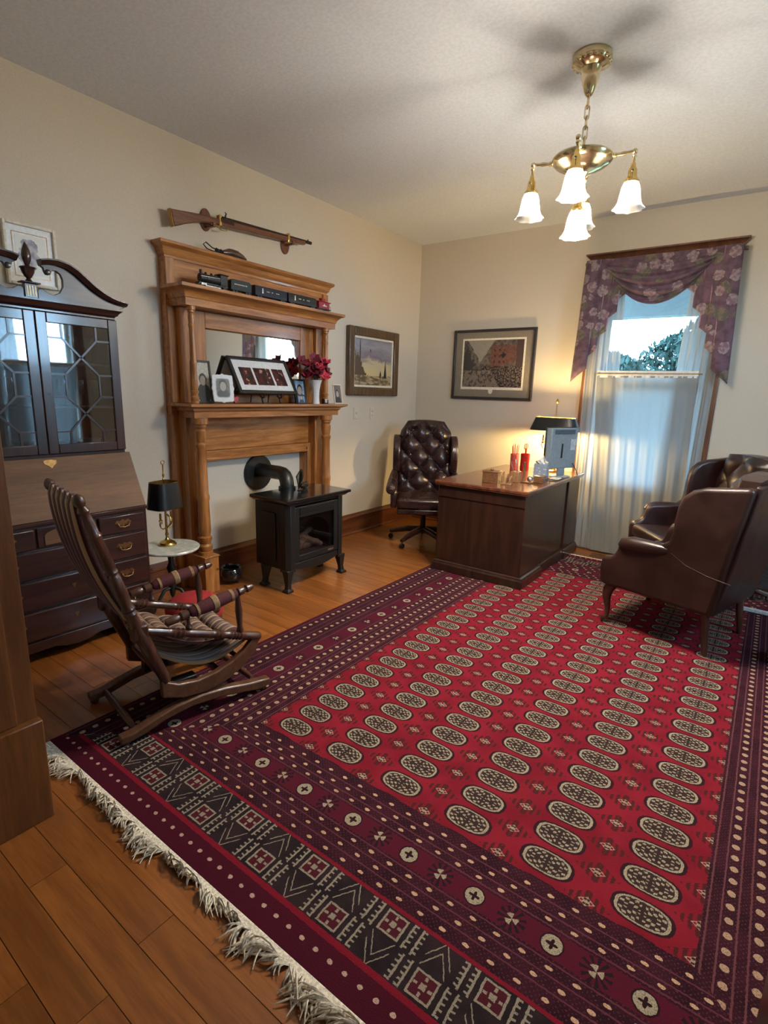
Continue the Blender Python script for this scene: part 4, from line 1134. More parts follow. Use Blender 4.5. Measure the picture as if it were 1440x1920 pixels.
# ---------------------------------------------------------------- secretary desk
SC = 1.25
sd = thing('secretary_desk', 'tall mahogany secretary desk with lattice glass doors and broken scroll pediment', 'secretary desk', (-3.27, SC, 0))
def part(name, x0, x1, y0, y1, z0, z1, mat, par=None, bev=.003, smooth=35):
    """box part in secretary coordinates: y measured from its centre line"""
    return MB().box(x0, x1, SC + y0, SC + y1, z0, z1).build(name, mat, par or sd, bevel=bev, world=True)
hw, uw = .46, .43
XF, XU, XBk = -3.035, -3.17, -3.505
part('lower_case', XBk, XF, -hw, hw, .13, .765, M_mah_z)
part('desk_board', XBk, -3.02, -hw - .006, hw + .006, .765, .785, M_mah)
# shaped apron and bracket feet
P = [(-hw, .13), (hw, .13), (hw, .0), (hw - .09, .0), (hw - .11, .05), (hw - .16, .075), (.12, .075), (.06, .055), (0, .05), (-.06, .055), (-.12, .075), (-hw + .16, .075), (-hw + .11, .05), (-hw + .09, 0), (-hw, 0)]
MB().prism([(SC + p[0], p[1]) for p in P], 'x', XF - .01, XF + .012).build('apron', M_mah, sd, bevel=.003, world=True)
for s in (-1, 1):
    MB().box(XBk, XF - .0105, *sorted((SC + s * hw, SC + s * (hw - .02))), 0, .1295).build('side_foot', M_mah, sd, bevel=.003, world=True)
def pull(par, y, z, x=XF + .02, w=.05):
    y += SC
    b = MB().prism([(y - w, z + .004), (y - w * .7, z + .02), (y - w * .3, z + .014), (y, z + .024), (y + w * .3, z + .014), (y + w * .7, z + .02), (y + w, z + .004), (y + w * .6, z - .012), (y + w * .25, z - .01), (y, z - .026), (y - w * .25, z - .01), (y - w * .6, z - .012)], 'x', x, x + .0025)
    pl_ = b.build('pull', M_abrass, par, smooth=0, world=True)
    return pl_
def bail(par, y, z, x=XF + .0225, w=.034):
    y += SC
    MB().tube([(x, y - w, z + .004), (x + .012, y - w, z + .002), (x + .015, y - w * .8, z - .016), (x + .015, y, z - .022), (x + .015, y + w * .8, z - .016), (x + .012, y + w, z + .002), (x, y + w, z + .004)], .0032, 7).build('bail', M_abrass, par, smooth=60, world=True)
def drawer(y0, y1, z0, z1, handles):
    d = part('drawer', XF + .0005, XF + .020, y0, y1, z0, z1, M_mah, bev=.006)
    for h in handles: pull(d, h, (z0 + z1) / 2 + .005); bail(d, h, (z0 + z1) / 2 + .005)
    return d
drawer(-.435, -.165, .645, .75, (-.30,)); drawer(.165, .435, .645, .75, (.30,))
part('prospect_panel', XF + .0005, XF + .012, -.15, .15, .645, .75, M_mah)
MB().prism([(SC - .12, .655), (SC + .12, .655), (SC + .12, .705)] + [(SC + .12 * math.cos(t), .705 + .035 * math.sin(t)) for t in (PI * i / 12 for i in range(1, 12))] + [(SC - .12, .705)], 'x', XF + .0122, XF + .018).build('arched_panel', M_fall, sd, bevel=.003, world=True)
for z0, z1 in ((.485, .63), (.315, .47), (.145, .30)):
    d = drawer(-.435, .435, z0, z1, (-.30, .30))
    MB().prism([(SC - .012, (z0 + z1) / 2 + .02), (SC + .012, (z0 + z1) / 2 + .02), (SC, (z0 + z1) / 2 - .008)], 'x', XF + .0205, XF + .022).build('escutcheon', M_abrass, d, smooth=0, world=True)
# fall front and cheeks
for s in (-1, 1):
    MB().prism([(XBk, .7855), (-3.03, .7855), (XU - .005, 1.095), (XBk, 1.095)], 'y', *sorted((SC + s * hw, SC + s * (hw - .02)))).build('cheek', M_mah_z, sd, bevel=.003, world=True)
a0, a1 = Vector((-3.022, 0, .788)), Vector((XU + .004, 0, 1.10)); dn = Vector((a1.z - a0.z, 0, -(a1.x - a0.x))).normalized() * .02
ff = MB().prism([(a0.x, a0.z), (a1.x, a1.z), (a1.x - dn.x, a1.z - dn.z), (a0.x - dn.x, a0.z - dn.z)], 'y', SC - hw + .005, SC + hw - .005).build('fall_front', M_fall, sd, bevel=.003, world=True)
cc = a0.lerp(a1, .9); Mf = Matrix.Translation((cc.x, SC, cc.z)) @ Matrix.Rotation(math.atan2(a1.x - a0.x, a1.z - a0.z), 4, 'Y')
MB().prism([(-.034, .014), (-.012, .02), (.012, .02), (.034, .014), (.03, -.004), (.014, -.014), (0, -.03), (-.014, -.014), (-.03, -.004)], 'x', .0005, .003, Mf).build('escutcheon', M_abrass, ff, smooth=0, world=True)
part('writing_box', XBk, -3.21, -hw + .021, hw - .021, .7855, 1.095, M_mah_z)
# upper case, hollow
b = MB().box(XBk, XU, SC - uw, SC - uw + .02, 1.115, 1.86).box(XBk, XU, SC + uw - .02, SC + uw, 1.115, 1.86)
b.box(XBk, XBk + .015, SC - uw + .02, SC + uw - .02, 1.115, 1.86).box(XBk + .0, XU, SC - uw, SC + uw, 1.098, 1.1149).box(XBk, XU, SC - uw, SC + uw, 1.8601, 1.872)
b.build('upper_case', M_mah_z, sd, bevel=.002, world=True)
for z in (1.36, 1.60): part('shelf', XBk + .016, XU - .03, -uw + .021, uw - .021, z, z + .012, M_mah, bev=.002)
def door(y0, y1, z0, z1):
    x0, x1 = XU + .0005, XU + .022; fwid = .052
    b = MB().box(x0, x1, SC + y0, SC + y0 + fwid, z0, z1).box(x0, x1, SC + y1 - fwid, SC + y1, z0, z1)
    b.box(x0, x1, SC + y0 + fwid, SC + y1 - fwid, z0, z0 + fwid).box(x0, x1, SC + y0 + fwid, SC + y1 - fwid, z1 - fwid, z1)
    d = b.build('door', M_mah_z, sd, bevel=.004, world=True)
    gy0, gy1, gz0, gz1 = SC + y0 + fwid, SC + y1 - fwid, z0 + fwid, z1 - fwid
    q = lambda s, t: (gy0 + (gy1 - gy0) * s, gz1 - (gz1 - gz0) * t)
    a, c, e = .22, .78, .5
    t1, tm1, t2, t3, tm2, t4 = .115, .265, .41, .60, .745, .895
    seg = [((a, 0), (a, t1)), ((c, 0), (c, t1)), ((0, t1), (a, t1)), ((c, t1), (1, t1)), ((a, t1), (e, tm1)), ((e, tm1), (c, t2)), ((c, t1), (e, tm1)), ((e, tm1), (a, t2)),
           ((0, t2), (a, t2)), ((c, t2), (1, t2)), ((a, t2), (a, t3)), ((c, t2), (c, t3)), ((0, t3), (a, t3)), ((c, t3), (1, t3)),
           ((a, t3), (e, tm2)), ((e, tm2), (c, t4)), ((c, t3), (e, tm2)), ((e, tm2), (a, t4)), ((0, t4), (a, t4)), ((c, t4), (1, t4)), ((a, t4), (a, 1)), ((c, t4), (c, 1))]
    for p, r in seg:
        P0, P1 = q(*p), q(*r)
        MB().bar((XU + .014, P0[0], P0[1]), (XU + .014, P1[0], P1[1]), .010, .009, up=(1, 0, 0)).build('muntin', M_mah_z, d, smooth=0, world=True)
    panes = [[(0, 0), (a, 0), (a, t1), (0, t1)], [(a, 0), (c, 0), (c, t1), (e, tm1), (a, t1)], [(c, 0), (1, 0), (1, t1), (c, t1)],
             [(0, t1), (a, t1), (e, tm1), (a, t2), (0, t2)], [(c, t1), (1, t1), (1, t2), (c, t2), (e, tm1)],
             [(0, t2), (a, t2), (a, t3), (0, t3)], [(e, tm1), (c, t2), (c, t3), (e, tm2), (a, t3), (a, t2)], [(c, t2), (1, t2), (1, t3), (c, t3)],
             [(0, t3), (a, t3), (e, tm2), (a, t4), (0, t4)], [(c, t3), (1, t3), (1, t4), (c, t4), (e, tm2)],
             [(0, t4), (a, t4), (a, 1), (0, 1)], [(a, t4), (e, tm2), (c, t4), (c, 1), (a, 1)], [(c, t4), (1, t4), (1, 1), (c, 1)]]
    for pn in panes:
        MB().prism([q(*p) for p in pn], 'x', XU + .0125, XU + .0145).build('pane', M_cabglass, d, smooth=0, world=True)
    return d
door(-uw + .004, -.0015, 1.118, 1.856)
d2 = door(.0015, uw - .004, 1.118, 1.856)
MB().cyl((XU + .0222, SC + .03, 1.44), (XU + .0235, SC + .03, 1.44), .006, seg=12).build('keyhole', M_blackpl, d2, world=True)
crown(MB(), XBk, XU, SC - uw, SC + uw, [(0, 1.8721), (.004, 1.878), (.012, 1.882), (.016, 1.892), (.03, 1.905), (.034, 1.908), (.034, 1.916)]).build('crown', M_mah, sd, smooth=30, world=True)
def ped(s):
    top = [(.49, 1.938), (.45, 1.942), (.40, 1.952), (.35, 1.972), (.30, 2.0), (.255, 2.035), (.215, 2.066), (.175, 2.086), (.13, 2.094), (.085, 2.09), (.055, 2.082)]
    curl = [(.07, 2.072), (.074, 2.055), (.082, 2.042), (.096, 2.042), (.104, 2.052), (.112, 2.066), (.13, 2.068), (.15, 2.055), (.16, 2.03), (.158, 1.995), (.14, 1.962), (.11, 1.947), (.08, 1.952), (.06, 1.966), (.045, 1.968), (.032, 1.958), (.032, 1.9165), (.45, 1.9165), (.475, 1.928)]
    P = [(SC + s * y, z) for y, z in top + curl]
    MB().prism(P, 'x', XU - .01, XU + .012).build('scroll_board', M_mah, sd, bevel=.002, world=True)
    b = MB(); prof = ((XU + .0125, -.002), (XU + .03, .0), (XU + .042, .014), (XU + .048, .02), (XU + .048, .027), (XU - .012, .027), (XU - .012, -.002))
    vs = []; n = len(prof)
    T_ = [Vector((y, z)) for y, z in top]
    for i, t in enumerate(T_):
        d = (T_[min(i + 1, len(T_) - 1)] - T_[max(i - 1, 0)]).normalized(); nn = Vector((d.y, -d.x))
        if nn.y < 0: nn = -nn
        k = .75 + .25 * min(1, i / 4)
        vs += [(x, SC + s * (t.x + nn.x * h * k), t.y + nn.y * h * k) for x, h in prof]
    fs = [(i * n + j, i * n + (j + 1) % n, (i + 1) * n + (j + 1) % n, (i + 1) * n + j) for i in range(len(T_) - 1) for j in range(n)]
    fs += [tuple(range(n)), tuple(range((len(T_) - 1) * n, len(T_) * n))]
    b.add(vs, fs); b.build('scroll_moulding', M_mah, sd, smooth=40, world=True)
    MB().turned((XU + .0125, SC + s * .09, 2.055), (XU + .02, SC + s * .09, 2.055), [(0, .014), (.7, .013), (1, .006)], 16).build('rosette', M_mah, sd, world=True)
ped(1); ped(-1)
pb = part('finial_block', XU - .012, XU + .018, -.03, .03, 1.9165, 1.985, M_mah_z)
for k in range(4): part('flute', XU + .0182, XU + .020, -.021 + k * .0125, -.016 + k * .0125, 1.925, 1.975, M_abrass, pb, 0)
part('finial_cap', XU - .025, XU + .03, -.045, .045, 1.9855, 1.993, M_mah)
b = MB(); b.lathe((XU, SC, 1.9935), [(0, 0), (.02, 0), (.014, .008), (.009, .016), (.018, .026), (.028, .045), (.032, .062), (.038, .066), (.034, .071), (.016, .074), (.01, .08), (.014, .09), (.02, .105), (.022, .125), (.018, .15), (.010, .172), (0, .19)], 16)
b.build('finial', M_mah_z, sd, smooth=50, world=True)
# glasses kept inside
M_crystal = clear_glass('crystal', (.85, .88, .9), .25)
GL = 'stemmed glasses inside the secretary'
def goblet(y, z):
    o = thing('wine_glass', 'clear stemmed glass on the %s shelf behind the lattice doors' % ('lower' if z < 1.5 else 'upper'), 'glass', (-3.31, SC + y, z), 0, GL)
    b = MB(); b.lathe((0, 0, 0), [(0, 0), (.028, 0), (.026, .004), (.004, .008), (.004, .06), (.012, .068), (.03, .09), (.033, .12), (.03, .145), (.028, .145), (.03, .12), (.027, .092), (0, .075)], 16); b.build('bowl', M_crystal, o, smooth=60)
for y in (-.3, -.2, -.1, .07, .17, .27, .36): goblet(y, 1.3725)
for y in (-.25, -.12, .1, .24, .34): goblet(y, 1.6125)
M_china = plain('blue_china', lin(120, 128, 140), .3)
for k, y in enumerate((-.28, -.05, .12, .30)):
    o = thing('china_bowl', 'dark china bowl on the bottom of the glazed case', 'bowl', (-3.32, SC + y, 1.1155), 0, 'china bowls inside the secretary')
    b = MB(); b.lathe((0, 0, 0), [(0, 0), (.03, 0), (.03, .008), (.05, .03), (.06, .06), (.057, .06), (.045, .03), (0, .015)], 20); b.build('bowl', M_china, o, smooth=60)

# ---------------------------------------------------------------- marble-topped stand and its lamp
TX, TY, TZ = -3.15, 1.925, .45
tb = thing('marble_stand', 'small round white marble topped pedestal table beside the secretary', 'side table', (TX, TY, 0))
MB().turned((0, 0, TZ - .02), (0, 0, TZ), [(0, .175), (.2, .186), (.7, .19), (1, .186)], 48).build('marble_top', M_marble, tb, smooth=30)
b = MB(); b.lathe((0, 0, 0), [(.014, .10), (.02, .14), (.03, .2), (.018, .26), (.03, .30), (.016, .34), (.02, .38), (.05, .42), (.09, .4295)], 16); b.build('pedestal', M_iron, tb, smooth=50)
for k in range(3):
    a = k * 2 * PI / 3 + .5; c, s = math.cos(a), math.sin(a)
    MB().tube([(.012 * c, .012 * s, .16), (.06 * c, .06 * s, .15), (.11 * c, .11 * s, .08), (.14 * c, .14 * s, .02), (.165 * c, .165 * s, .008)], [.012, .012, .01, .008, .008], 8).build('leg', M_iron, tb, smooth=60)
def tole_shade(w0, d0, w1, d1, z0, z1, th=.002):
    """rounded rectangular tapered shade, open at both ends"""
    b = MB(); n = 40
    def ring(w, d, z):
        R = []
        for i in range(n):
            a = 2 * PI * i / n; k = (abs(math.cos(a)) ** 4 + abs(math.sin(a)) ** 4) ** -.25
            R.append((d * k * math.cos(a), w * k * math.sin(a), z))
        return R
    rings = [ring(w0, d0, z0), ring(w1, d1, z1), ring(w1 - th, d1 - th, z1), ring(w0 - th, d0 - th, z0)]
    vs = sum(rings, []); fs = [(j * n + i, j * n + (i + 1) % n, ((j + 1) % 4) * n + (i + 1) % n, ((j + 1) % 4) * n + i) for j in range(4) for i in range(n)]
    return b.add(vs, fs)
lp = thing('bouillotte_lamp', 'unlit brass horn lamp with a black metal shade on the marble stand', 'table lamp', (-3.195, 1.935, TZ), .2)
b = MB(); b.lathe((0, 0, 0), [(0, 0), (.058, 0), (.06, .006), (.052, .014), (.05, .02), (.032, .03), (.022, .034), (.012, .045), (.008, .06), (.012, .075), (.008, .09), (.007, .3), (0, .3)], 28); b.build('base', M_brass, lp, smooth=40)
for k in range(2):
    s = 1 - 2 * k
    MB().tube([(0, 0, .12), (0, s * .03, .115), (0, s * .048, .13), (0, s * .052, .155), (0, s * .042, .172), (0, s * .034, .16), (0, s * .04, .15)], .0045, 8).build('scroll_arm', M_brass, lp, smooth=60)
    MB().turned((0, s * .045, .165), (0, s * .045, .225), [(0, .008), (.2, .014), (.3, .007), (1, .007)], 12).build('candle_cup', M_brass, lp)
MB().tube([(.012, 0, .12), (.03, .01, .15), (.025, .015, .19), (.0, .01, .21)], .006, 8).build('horn_coil', M_brass, lp, smooth=60)
M_gold_in = plain('gilt_lining', lin(160, 128, 74), .35, .8)
sh = tole_shade(.105, .085, .086, .068, .255, .43).build('shade', M_tole, lp, smooth=40)
tole_shade(.1025, .0825, .0835, .0655, .2552, .4298, .0008).build('shade_lining', M_gold_in, sh, smooth=40)
for z in (.255, .428): b = tole_shade(.1055 if z < .3 else .0868, .0855 if z < .3 else .0688, .1055 if z < .3 else .0868, .0855 if z < .3 else .0688, z, z + .004, .001); b.build('gilt_band', M_brass, sh, smooth=40)
b = MB().tube([(-.064, 0, .41), (.064, 0, .41)], .002, 6); b.build('spider', M_brass, sh)
MB().turned((0, 0, .30), (0, 0, .545), [(0, .004), (.55, .004), (.6, .009), (.65, .004), (.72, .008), (.78, .004), (1, .004)], 10).build('stem', M_brass, lp)
MB().tube([(0, 0.0, .545), (0, .012, .552), (0, .014, .565), (0, 0, .574), (0, -.014, .565), (0, -.012, .552)], .003, 6, closed=True).build('finial_ring', M_brass, lp, smooth=60)

# ---------------------------------------------------------------- platform rocker
# local x = facing direction, local y = towards the secretary side
rkf = math.atan2(.985, .175)
rk = thing('platform_rocker', 'turned wood platform rocking chair with striped maroon upholstery and padded arms', 'rocking chair', (-2.02, .97, 0), rkf)
RWD = .43
M_upr = plain('maroon_velvet', lin(74, 26, 32), .85, bump=.3, bscale=200, var=.08)
def striped(name, ax):
    n = N(name); q = n.xyz(); c = q[ax]
    f = (c / .062).fract(); nz = n.noise(n.coord(), 150, 2)
    col = n.mix(f.between(.0, .22), lin(76, 28, 34), lin(172, 150, 116)); col = n.mix(f.between(.3, .42), col, lin(120, 96, 66)); col = n.mix(f.between(.5, .56), col, lin(176, 156, 122))
    n.p(col=col, rough=.9, sheen=.3); n.bump(nz, .3, .003); return n.m
M_str_y = striped('striped_chair_fabric', 1)
def ringed(n0, r, groups):
    P = [(0, r * .8)]; 
    for t in groups:
        for k in range(4):
            P += [(t + k * .018, r), (t + k * .018 + .006, r * 1.22), (t + k * .018 + .012, r)]
    P += [(1, r * .85)]
    P.sort(); return P
BP = [(-.091, 1.10), (.09, .50), (.19, .235)]
for y in (.0, RWD):
    p0, p1 = (BP[1][0], y, BP[1][1]), (BP[0][0], y, BP[0][1])
    prof = [(0, .027), (.06, .025), (.12, .022), (.14, .027), (.16, .022), (.18, .027), (.2, .022), (.3, .026), (.42, .026), (.44, .021), (.46, .026), (.48, .021), (.5, .025), (.7, .022), (.72, .027), (.74, .021), (.80, .022), (.84, .019), (.87, .017), (.89, .023), (.92, .015), (.94, .021), (.965, .022), (.985, .017), (1, .006)]
    MB().turned(p0, p1, prof, 16).build('back_post', M_rock, rk, smooth=40)
    MB().turned((BP[1][0], y, BP[1][1]), (BP[2][0], y, BP[2][1]), [(0, .026), (.1, .03), (.5, .026), (1, .022)], 14).build('rear_leg', M_rock, rk, smooth=40)
    MB().box(.06, .125, y - .024, y + .024, .46, .53).build('joint_block', M_rock, rk, bevel=.008)
    # side rail
    MB().turned((.10, y, .498), (.66, y, .300), [(0, .018), (.12, .019), (.2, .019)] + [(.22 + .018 * k, .023 if k % 2 else .018) for k in range(7)] + [(.36, .019), (.55, .019)] + [(.57 + .016 * k, .023 if k % 2 else .018) for k in range(5)] + [(.66, .019)] + [(.70 + .015 * k, .023 if k % 2 else .018) for k in range(9)] + [(.86, .02), (.95, .022), (.985, .02), (1, .012)], 14).build('side_rail', M_rock, rk, smooth=40)
    # arm with padded roll
    a0, a1 = Vector((.20, y, .502)), Vector((.625, y, .572))
    ar = MB().turned(a0, a1, [(0, .0), (.01, .016), (.06, .019), (.12, .02), (.15, .014), (.17, .022), (.24, .022), (.25, .012), (.80, .012), (.82, .02), (.88, .018), (.90, .012), (.92, .02), (.97, .017), (1, .011)], 14).build('arm', M_rock, rk, smooth=40)
    MB().turned(a0.lerp(a1, .26), a0.lerp(a1, .80), [(0, .018), (.04, .024), (.15, .028), (.5, .034), (.85, .028), (.97, .022), (1, .017)], 18).build('arm_pad', M_upr, ar, smooth=50)
    for t, wd, mt_ in ((.12, .05, 0), (.45, .10, 0), (.53, .03, 1), (.84, .06, 0)):
        r_ = .0295 if t < .2 or t > .8 else .0348
        MB().turned(a0.lerp(a1, .26 + .54 * t), a0.lerp(a1, .26 + .54 * (t + wd)), [(0, r_), (1, r_)], 18).build('pad_band', plain('gold_braid', lin(140, 112, 76), .8) if not mt_ else plain('cream_braid', lin(196, 170, 132), .8), ar)
    MB().turned((.553, y, .345), (.545, y, .55), [(0, .010), (.1, .018), (.2, .013), (.6, .018), (.9, .012), (1, .01)], 12).build('arm_post', M_rock, rk, smooth=40)
    MB().turned((.305, y, .435), (.30, y, .515), [(0, .010), (.25, .016), (.45, .008), (1, .008)], 10).build('arm_drop', M_rock, rk, smooth=40)
    # rocker and platform runner
    top = [(.165, .245), (.24, .205), (.33, .19), (.42, .20), (.50, .225), (.565, .262), (.62, .315)]
    bot = [(.655, .305), (.62, .235), (.55, .175), (.46, .135), (.36, .118), (.26, .128), (.165, .165)]
    MB().prism(top + bot, 'y', y - .016, y + .016).build('rocker', M_rock_l, rk, bevel=.006)
    run = [(-.02, .055), (.04, .06), (.12, .085), (.22, .108), (.34, .115), (.46, .105), (.58, .08), (.66, .07), (.70, .065), (.70, .03), (.64, .022), (.56, .04), (.44, .065), (.30, .075), (.18, .062), (.08, .032), (.02, .022), (-.02, .022)]
    MB().prism(run, 'y', y - .024, y + .024).build('runner', M_rock_l, rk, bevel=.007)
    for x in (.005, .665): MB().turned((x, y, .0098 if y < .1 else .0005), (x, y, .03), [(0, .014), (.3, .021), (.7, .021), (1, .014)], 12).build('foot', M_rock, rk)
for x, z, r in ((.10, .495, .012), (.60, .30, .014), (.19, .24, .012), (.54, .225, .012), (.46, .168, .011), (.62, .075, .014), (.05, .05, .014)):
    MB().turned((x, .02, z), (x, RWD - .02, z), [(0, r * .8), (.1, r), (.3, r * 1.2), (.5, r), (.7, r * 1.2), (.9, r), (1, r * .8)], 10).build('stretcher', M_rock, rk, smooth=40)
for z, t in ((1.045, .92),):
    MB().turned((-.073, .02, 1.04), (-.073, RWD - .02, 1.04), [(0, .012), (.2, .016), (.5, .012), (.8, .016), (1, .012)], 10).build('crest_rail', M_rock, rk, smooth=40)
# spring blocks
for y in (.05, RWD - .05): MB().box(.22, .34, y - .025, y + .025, .110, .20).build('spring_block', M_iron, rk, bevel=.004)
# channelled back: five vertical rolls hung between the posts
def back_roll(k, n=5):
    y0 = .035 + (RWD - .07) * k / n; y1 = .035 + (RWD - .07) * (k + 1) / n
    def fn(sgn):
        def f(u, v):
            t = v; x = .085 - .172 * t + .05 * math.sin(PI * t) * 0 - .03 * math.sin(PI * t); z = .52 + .555 * t + (.02 * math.sin(PI * u) if t > .97 else 0)
            bul = .030 * (math.sin(PI * u) ** .7) if 0 < u < 1 else 0
            e = math.sin(PI * min(1, max(0, t * 1.0))) ** .25 if 0 < t < 1 else 0
            return (x + sgn * (.006 + bul * e), y0 + (y1 - y0) * u, z)
        return f
    b = MB().grid(fn(1), 8, 24, thick=fn(-1))
    return b.build('back_roll', M_str_back, rk, smooth=60)
def stripe_back():
    n = N('channelled_back_fabric'); x, y, z = n.xyz(); f = (y / ((RWD - .07) / 5) - .035 / ((RWD - .07) / 5)).fract()
    col = n.mix(f.between(.06, .22) | f.between(.78, .94), lin(62, 24, 30), lin(168, 146, 116)); col = n.mix(f.between(.4, .6), col, lin(90, 40, 42))
    n.p(col=col, rough=.9, sheen=.3); n.bump(n.noise(n.coord(), 150, 2), .3, .003); return n.m
M_str_back = stripe_back()
for k in range(5): back_roll(k)
# sling seat with crosswise rolls
def seat_roll(k, n=5):
    def fn(sgn):
        def f(u, v):
            y = .03 + (RWD - .06) * v; t = (k + u) / n
            x = .13 + .45 * t; z = .475 - .13 * t - .11 * math.sin(PI * t) * .55 - .02 * math.sin(PI * v)
            bul = .030 * (math.sin(PI * u) ** .7) if 0 < u < 1 else 0
            e = math.sin(PI * v) ** .3 if 0 < v < 1 else 0
            return (x, y, z + (sgn * .006) + (bul * e if sgn > 0 else -.25 * bul * e))
        return f
    MB().grid(fn(1), 8, 20, thick=fn(-1)).build('seat_roll', M_str_y, rk, smooth=60)
for k in range(5): seat_roll(k)
def under(u, v):
    y = .02 + (RWD - .04) * v; t = u
    return (.16 + .44 * t, y, .37 - .06 * t - .085 * math.sin(PI * t) - .015 * math.sin(PI * v))
def under2(u, v): p = under(u, v); return (p[0], p[1], p[2] - .014)
MB().grid(under, 20, 10, thick=under2).build('sling', striped('striped_sling', 1), rk, smooth=50)
# red footstool beyond the rocker
o = thing('footstool', 'low round red upholstered footstool between rocking chair and mantel', 'footstool', (-2.665, 1.765, 0))
b = MB(); b.lathe((0, 0, 0), [(0, .14), (.15, .14), (.165, .16), (.168, .20), (.155, .235), (.12, .262), (.06, .275), (0, .278)], 32); b.build('cushion', plain('red_velvet', lin(150, 30, 36), .8, bump=.2, bscale=200, var=.06), o, smooth=60)
MB().lathe((0, 0, 0), [(0, .105), (.15, .105), (.158, .112), (.158, .132), (.15, .139), (0, .139)], 32).build('frame', M_rock, o, smooth=30)
for k in range(4): a = k * PI / 2 + .6; MB().turned((.125 * math.cos(a), .125 * math.sin(a), 0), (.11 * math.cos(a), .11 * math.sin(a), .108), [(0, .010), (.2, .017), (.4, .011), (.7, .019), (1, .016)], 10).build('leg', M_rock, o)

# ---------------------------------------------------------------- executive desk
dx0, dx1, dy0, dy1 = -2.245, -1.425, 3.835, 5.29
dk = thing('executive_desk', 'large dark walnut pedestal desk with moulded top and plinth', 'desk', (-1.83, 4.56, .0))
def dp(name, x0, x1, y0, y1, z0, z1, mat, par=None, bev=.003): return MB().box(x0, x1, y0, y1, z0, z1).build(name, mat, par or dk, bevel=bev, world=True)
DT = .795
b = MB(); vs = []; prof = ((-.012, DT - .042), (-.004, DT - .036), (-.004, DT - .03), (.0, DT - .024), (.0, DT - .008), (-.006, DT))
for p, z in prof: vs += [(dx0 - p, dy0 - p, z), (dx1 + p, dy0 - p, z), (dx1 + p, dy1 + p, z), (dx0 - p, dy1 + p, z)]
b.add(vs, [(j * 4 + i, j * 4 + (i + 1) % 4, j * 4 + 4 + (i + 1) % 4, j * 4 + 4 + i) for j in range(5) for i in range(4)] + [(3, 2, 1, 0), (20, 21, 22, 23)])
b.build('desk_top', M_desktop, dk, smooth=30, world=True)
bx0, bx1 = -2.215, -1.45
for y0, y1 in ((3.865, 4.275), (4.93, 5.26)):
    dp('pedestal', bx0, bx1, y0, y1, .1005, DT - .0425, M_desk, bev=.004)
    b = MB(); vs = []
    for p, z in ((.024, .012), (.024, .07), (.018, .078), (.016, .092), (.004, .0998), (.0, .10)):
        vs += [(bx0 - p, y0 - p, z), (bx1 + p + .008, y0 - p, z), (bx1 + p + .008, y1 + p, z), (bx0 - p, y1 + p, z)]
    b.add(vs, [(j * 4 + i, j * 4 + (i + 1) % 4, j * 4 + 4 + (i + 1) % 4, j * 4 + 4 + i) for j in range(5) for i in range(4)] + [(3, 2, 1, 0), (20, 21, 22, 23)])
    b.build('plinth', M_desk, dk, smooth=30, world=True)
    for k, (z0, z1) in enumerate(((.13, .40), (.42, .57), (.59, .74))):
        d = dp('drawer', bx0 - .018, bx0 - .0005, y0 + .02, y1 - .02, z0, z1, M_desk)
        MB().tube([(bx0 - .0185, (y0 + y1) / 2 - .05, (z0 + z1) / 2), (bx0 - .035, (y0 + y1) / 2 - .045, (z0 + z1) / 2 - .01), (bx0 - .035, (y0 + y1) / 2 + .045, (z0 + z1) / 2 - .01), (bx0 - .0185, (y0 + y1) / 2 + .05, (z0 + z1) / 2)], .004, 6).build('handle', M_abrass, d, world=True)
dp('modesty_panel', bx1 - .035, bx1 - .012, 4.2755, 4.895, .10, DT - .043, M_desk)
dp('modesty_panel', bx1 - .05, bx1 - .036, 4.896, 4.9295, .10, DT - .043, M_desk)
dp('plinth_rail', bx1 - .04, bx1 + .012, 4.3, 4.905, .012, .0995, M_desk)
dp('side_frame', bx0 + .0, bx1 + .0, 3.8585, 3.8645, .66, DT - .043, M_desk, bev=.002)

# ---------------------------------------------------------------- things on the desk
Z = DT + .0005
M_box = wood('small_box_wood', lin(88, 56, 34), lin(124, 84, 54), 'y', 3)
M_box2 = wood('light_box_wood', lin(120, 84, 54), lin(152, 112, 76), 'z', 3)
o = thing('wooden_box', 'small dark wooden desk box with a knobbed lid at the desk corner', 'box', (-1.835, 4.06, Z), .15)
MB().box(-.065, .065, -.05, .05, 0, .085).build('body', M_box, o, bevel=.003); MB().box(-.068, .068, -.053, .053, .0855, .10).build('lid', M_box, o, bevel=.004); MB().ball((0, 0, .108), (.016, .016, .009), 10, 6).build('knob', M_box, o)
o = thing('letter_rack', 'light brown wooden letter rack beside the small dark box', 'letter rack', (-1.715, 4.075, Z), .2)
MB().box(-.03, .05, -.05, .06, 0, .012).build('base', M_box2, o, bevel=.002)
for x, h in ((-.025, .10), (.01, .085), (.04, .065)): MB().prism([(-.05, .0122), (.06, .0122), (.06, h * .7), (.03, h), (-.02, h), (-.05, h * .7)], 'x', x - .005, x + .005).build('divider', M_box2, o, bevel=.002)
o = thing('pen_holder', 'brown wooden pen holder with silver pens on the desk', 'pen holder', (-1.70, 4.24, Z), .1)
MB().box(-.035, .035, -.04, .04, 0, .09).build('block', M_box2, o, bevel=.004)
for k, (x, y) in enumerate(((-.015, -.015), (.01, .012), (.018, -.02))): MB().turned((x, y, .0905), (x - .03 + .01 * k, y - .012, .18 + .01 * k), [(0, .004), (.8, .005), (1, .002)], 8).build('pen', M_silv if k != 1 else M_white, o)
o = thing('wood_stand', 'slim dark wooden pen stand with a silver bell on its foot', 'pen stand', (-1.625, 4.27, Z))
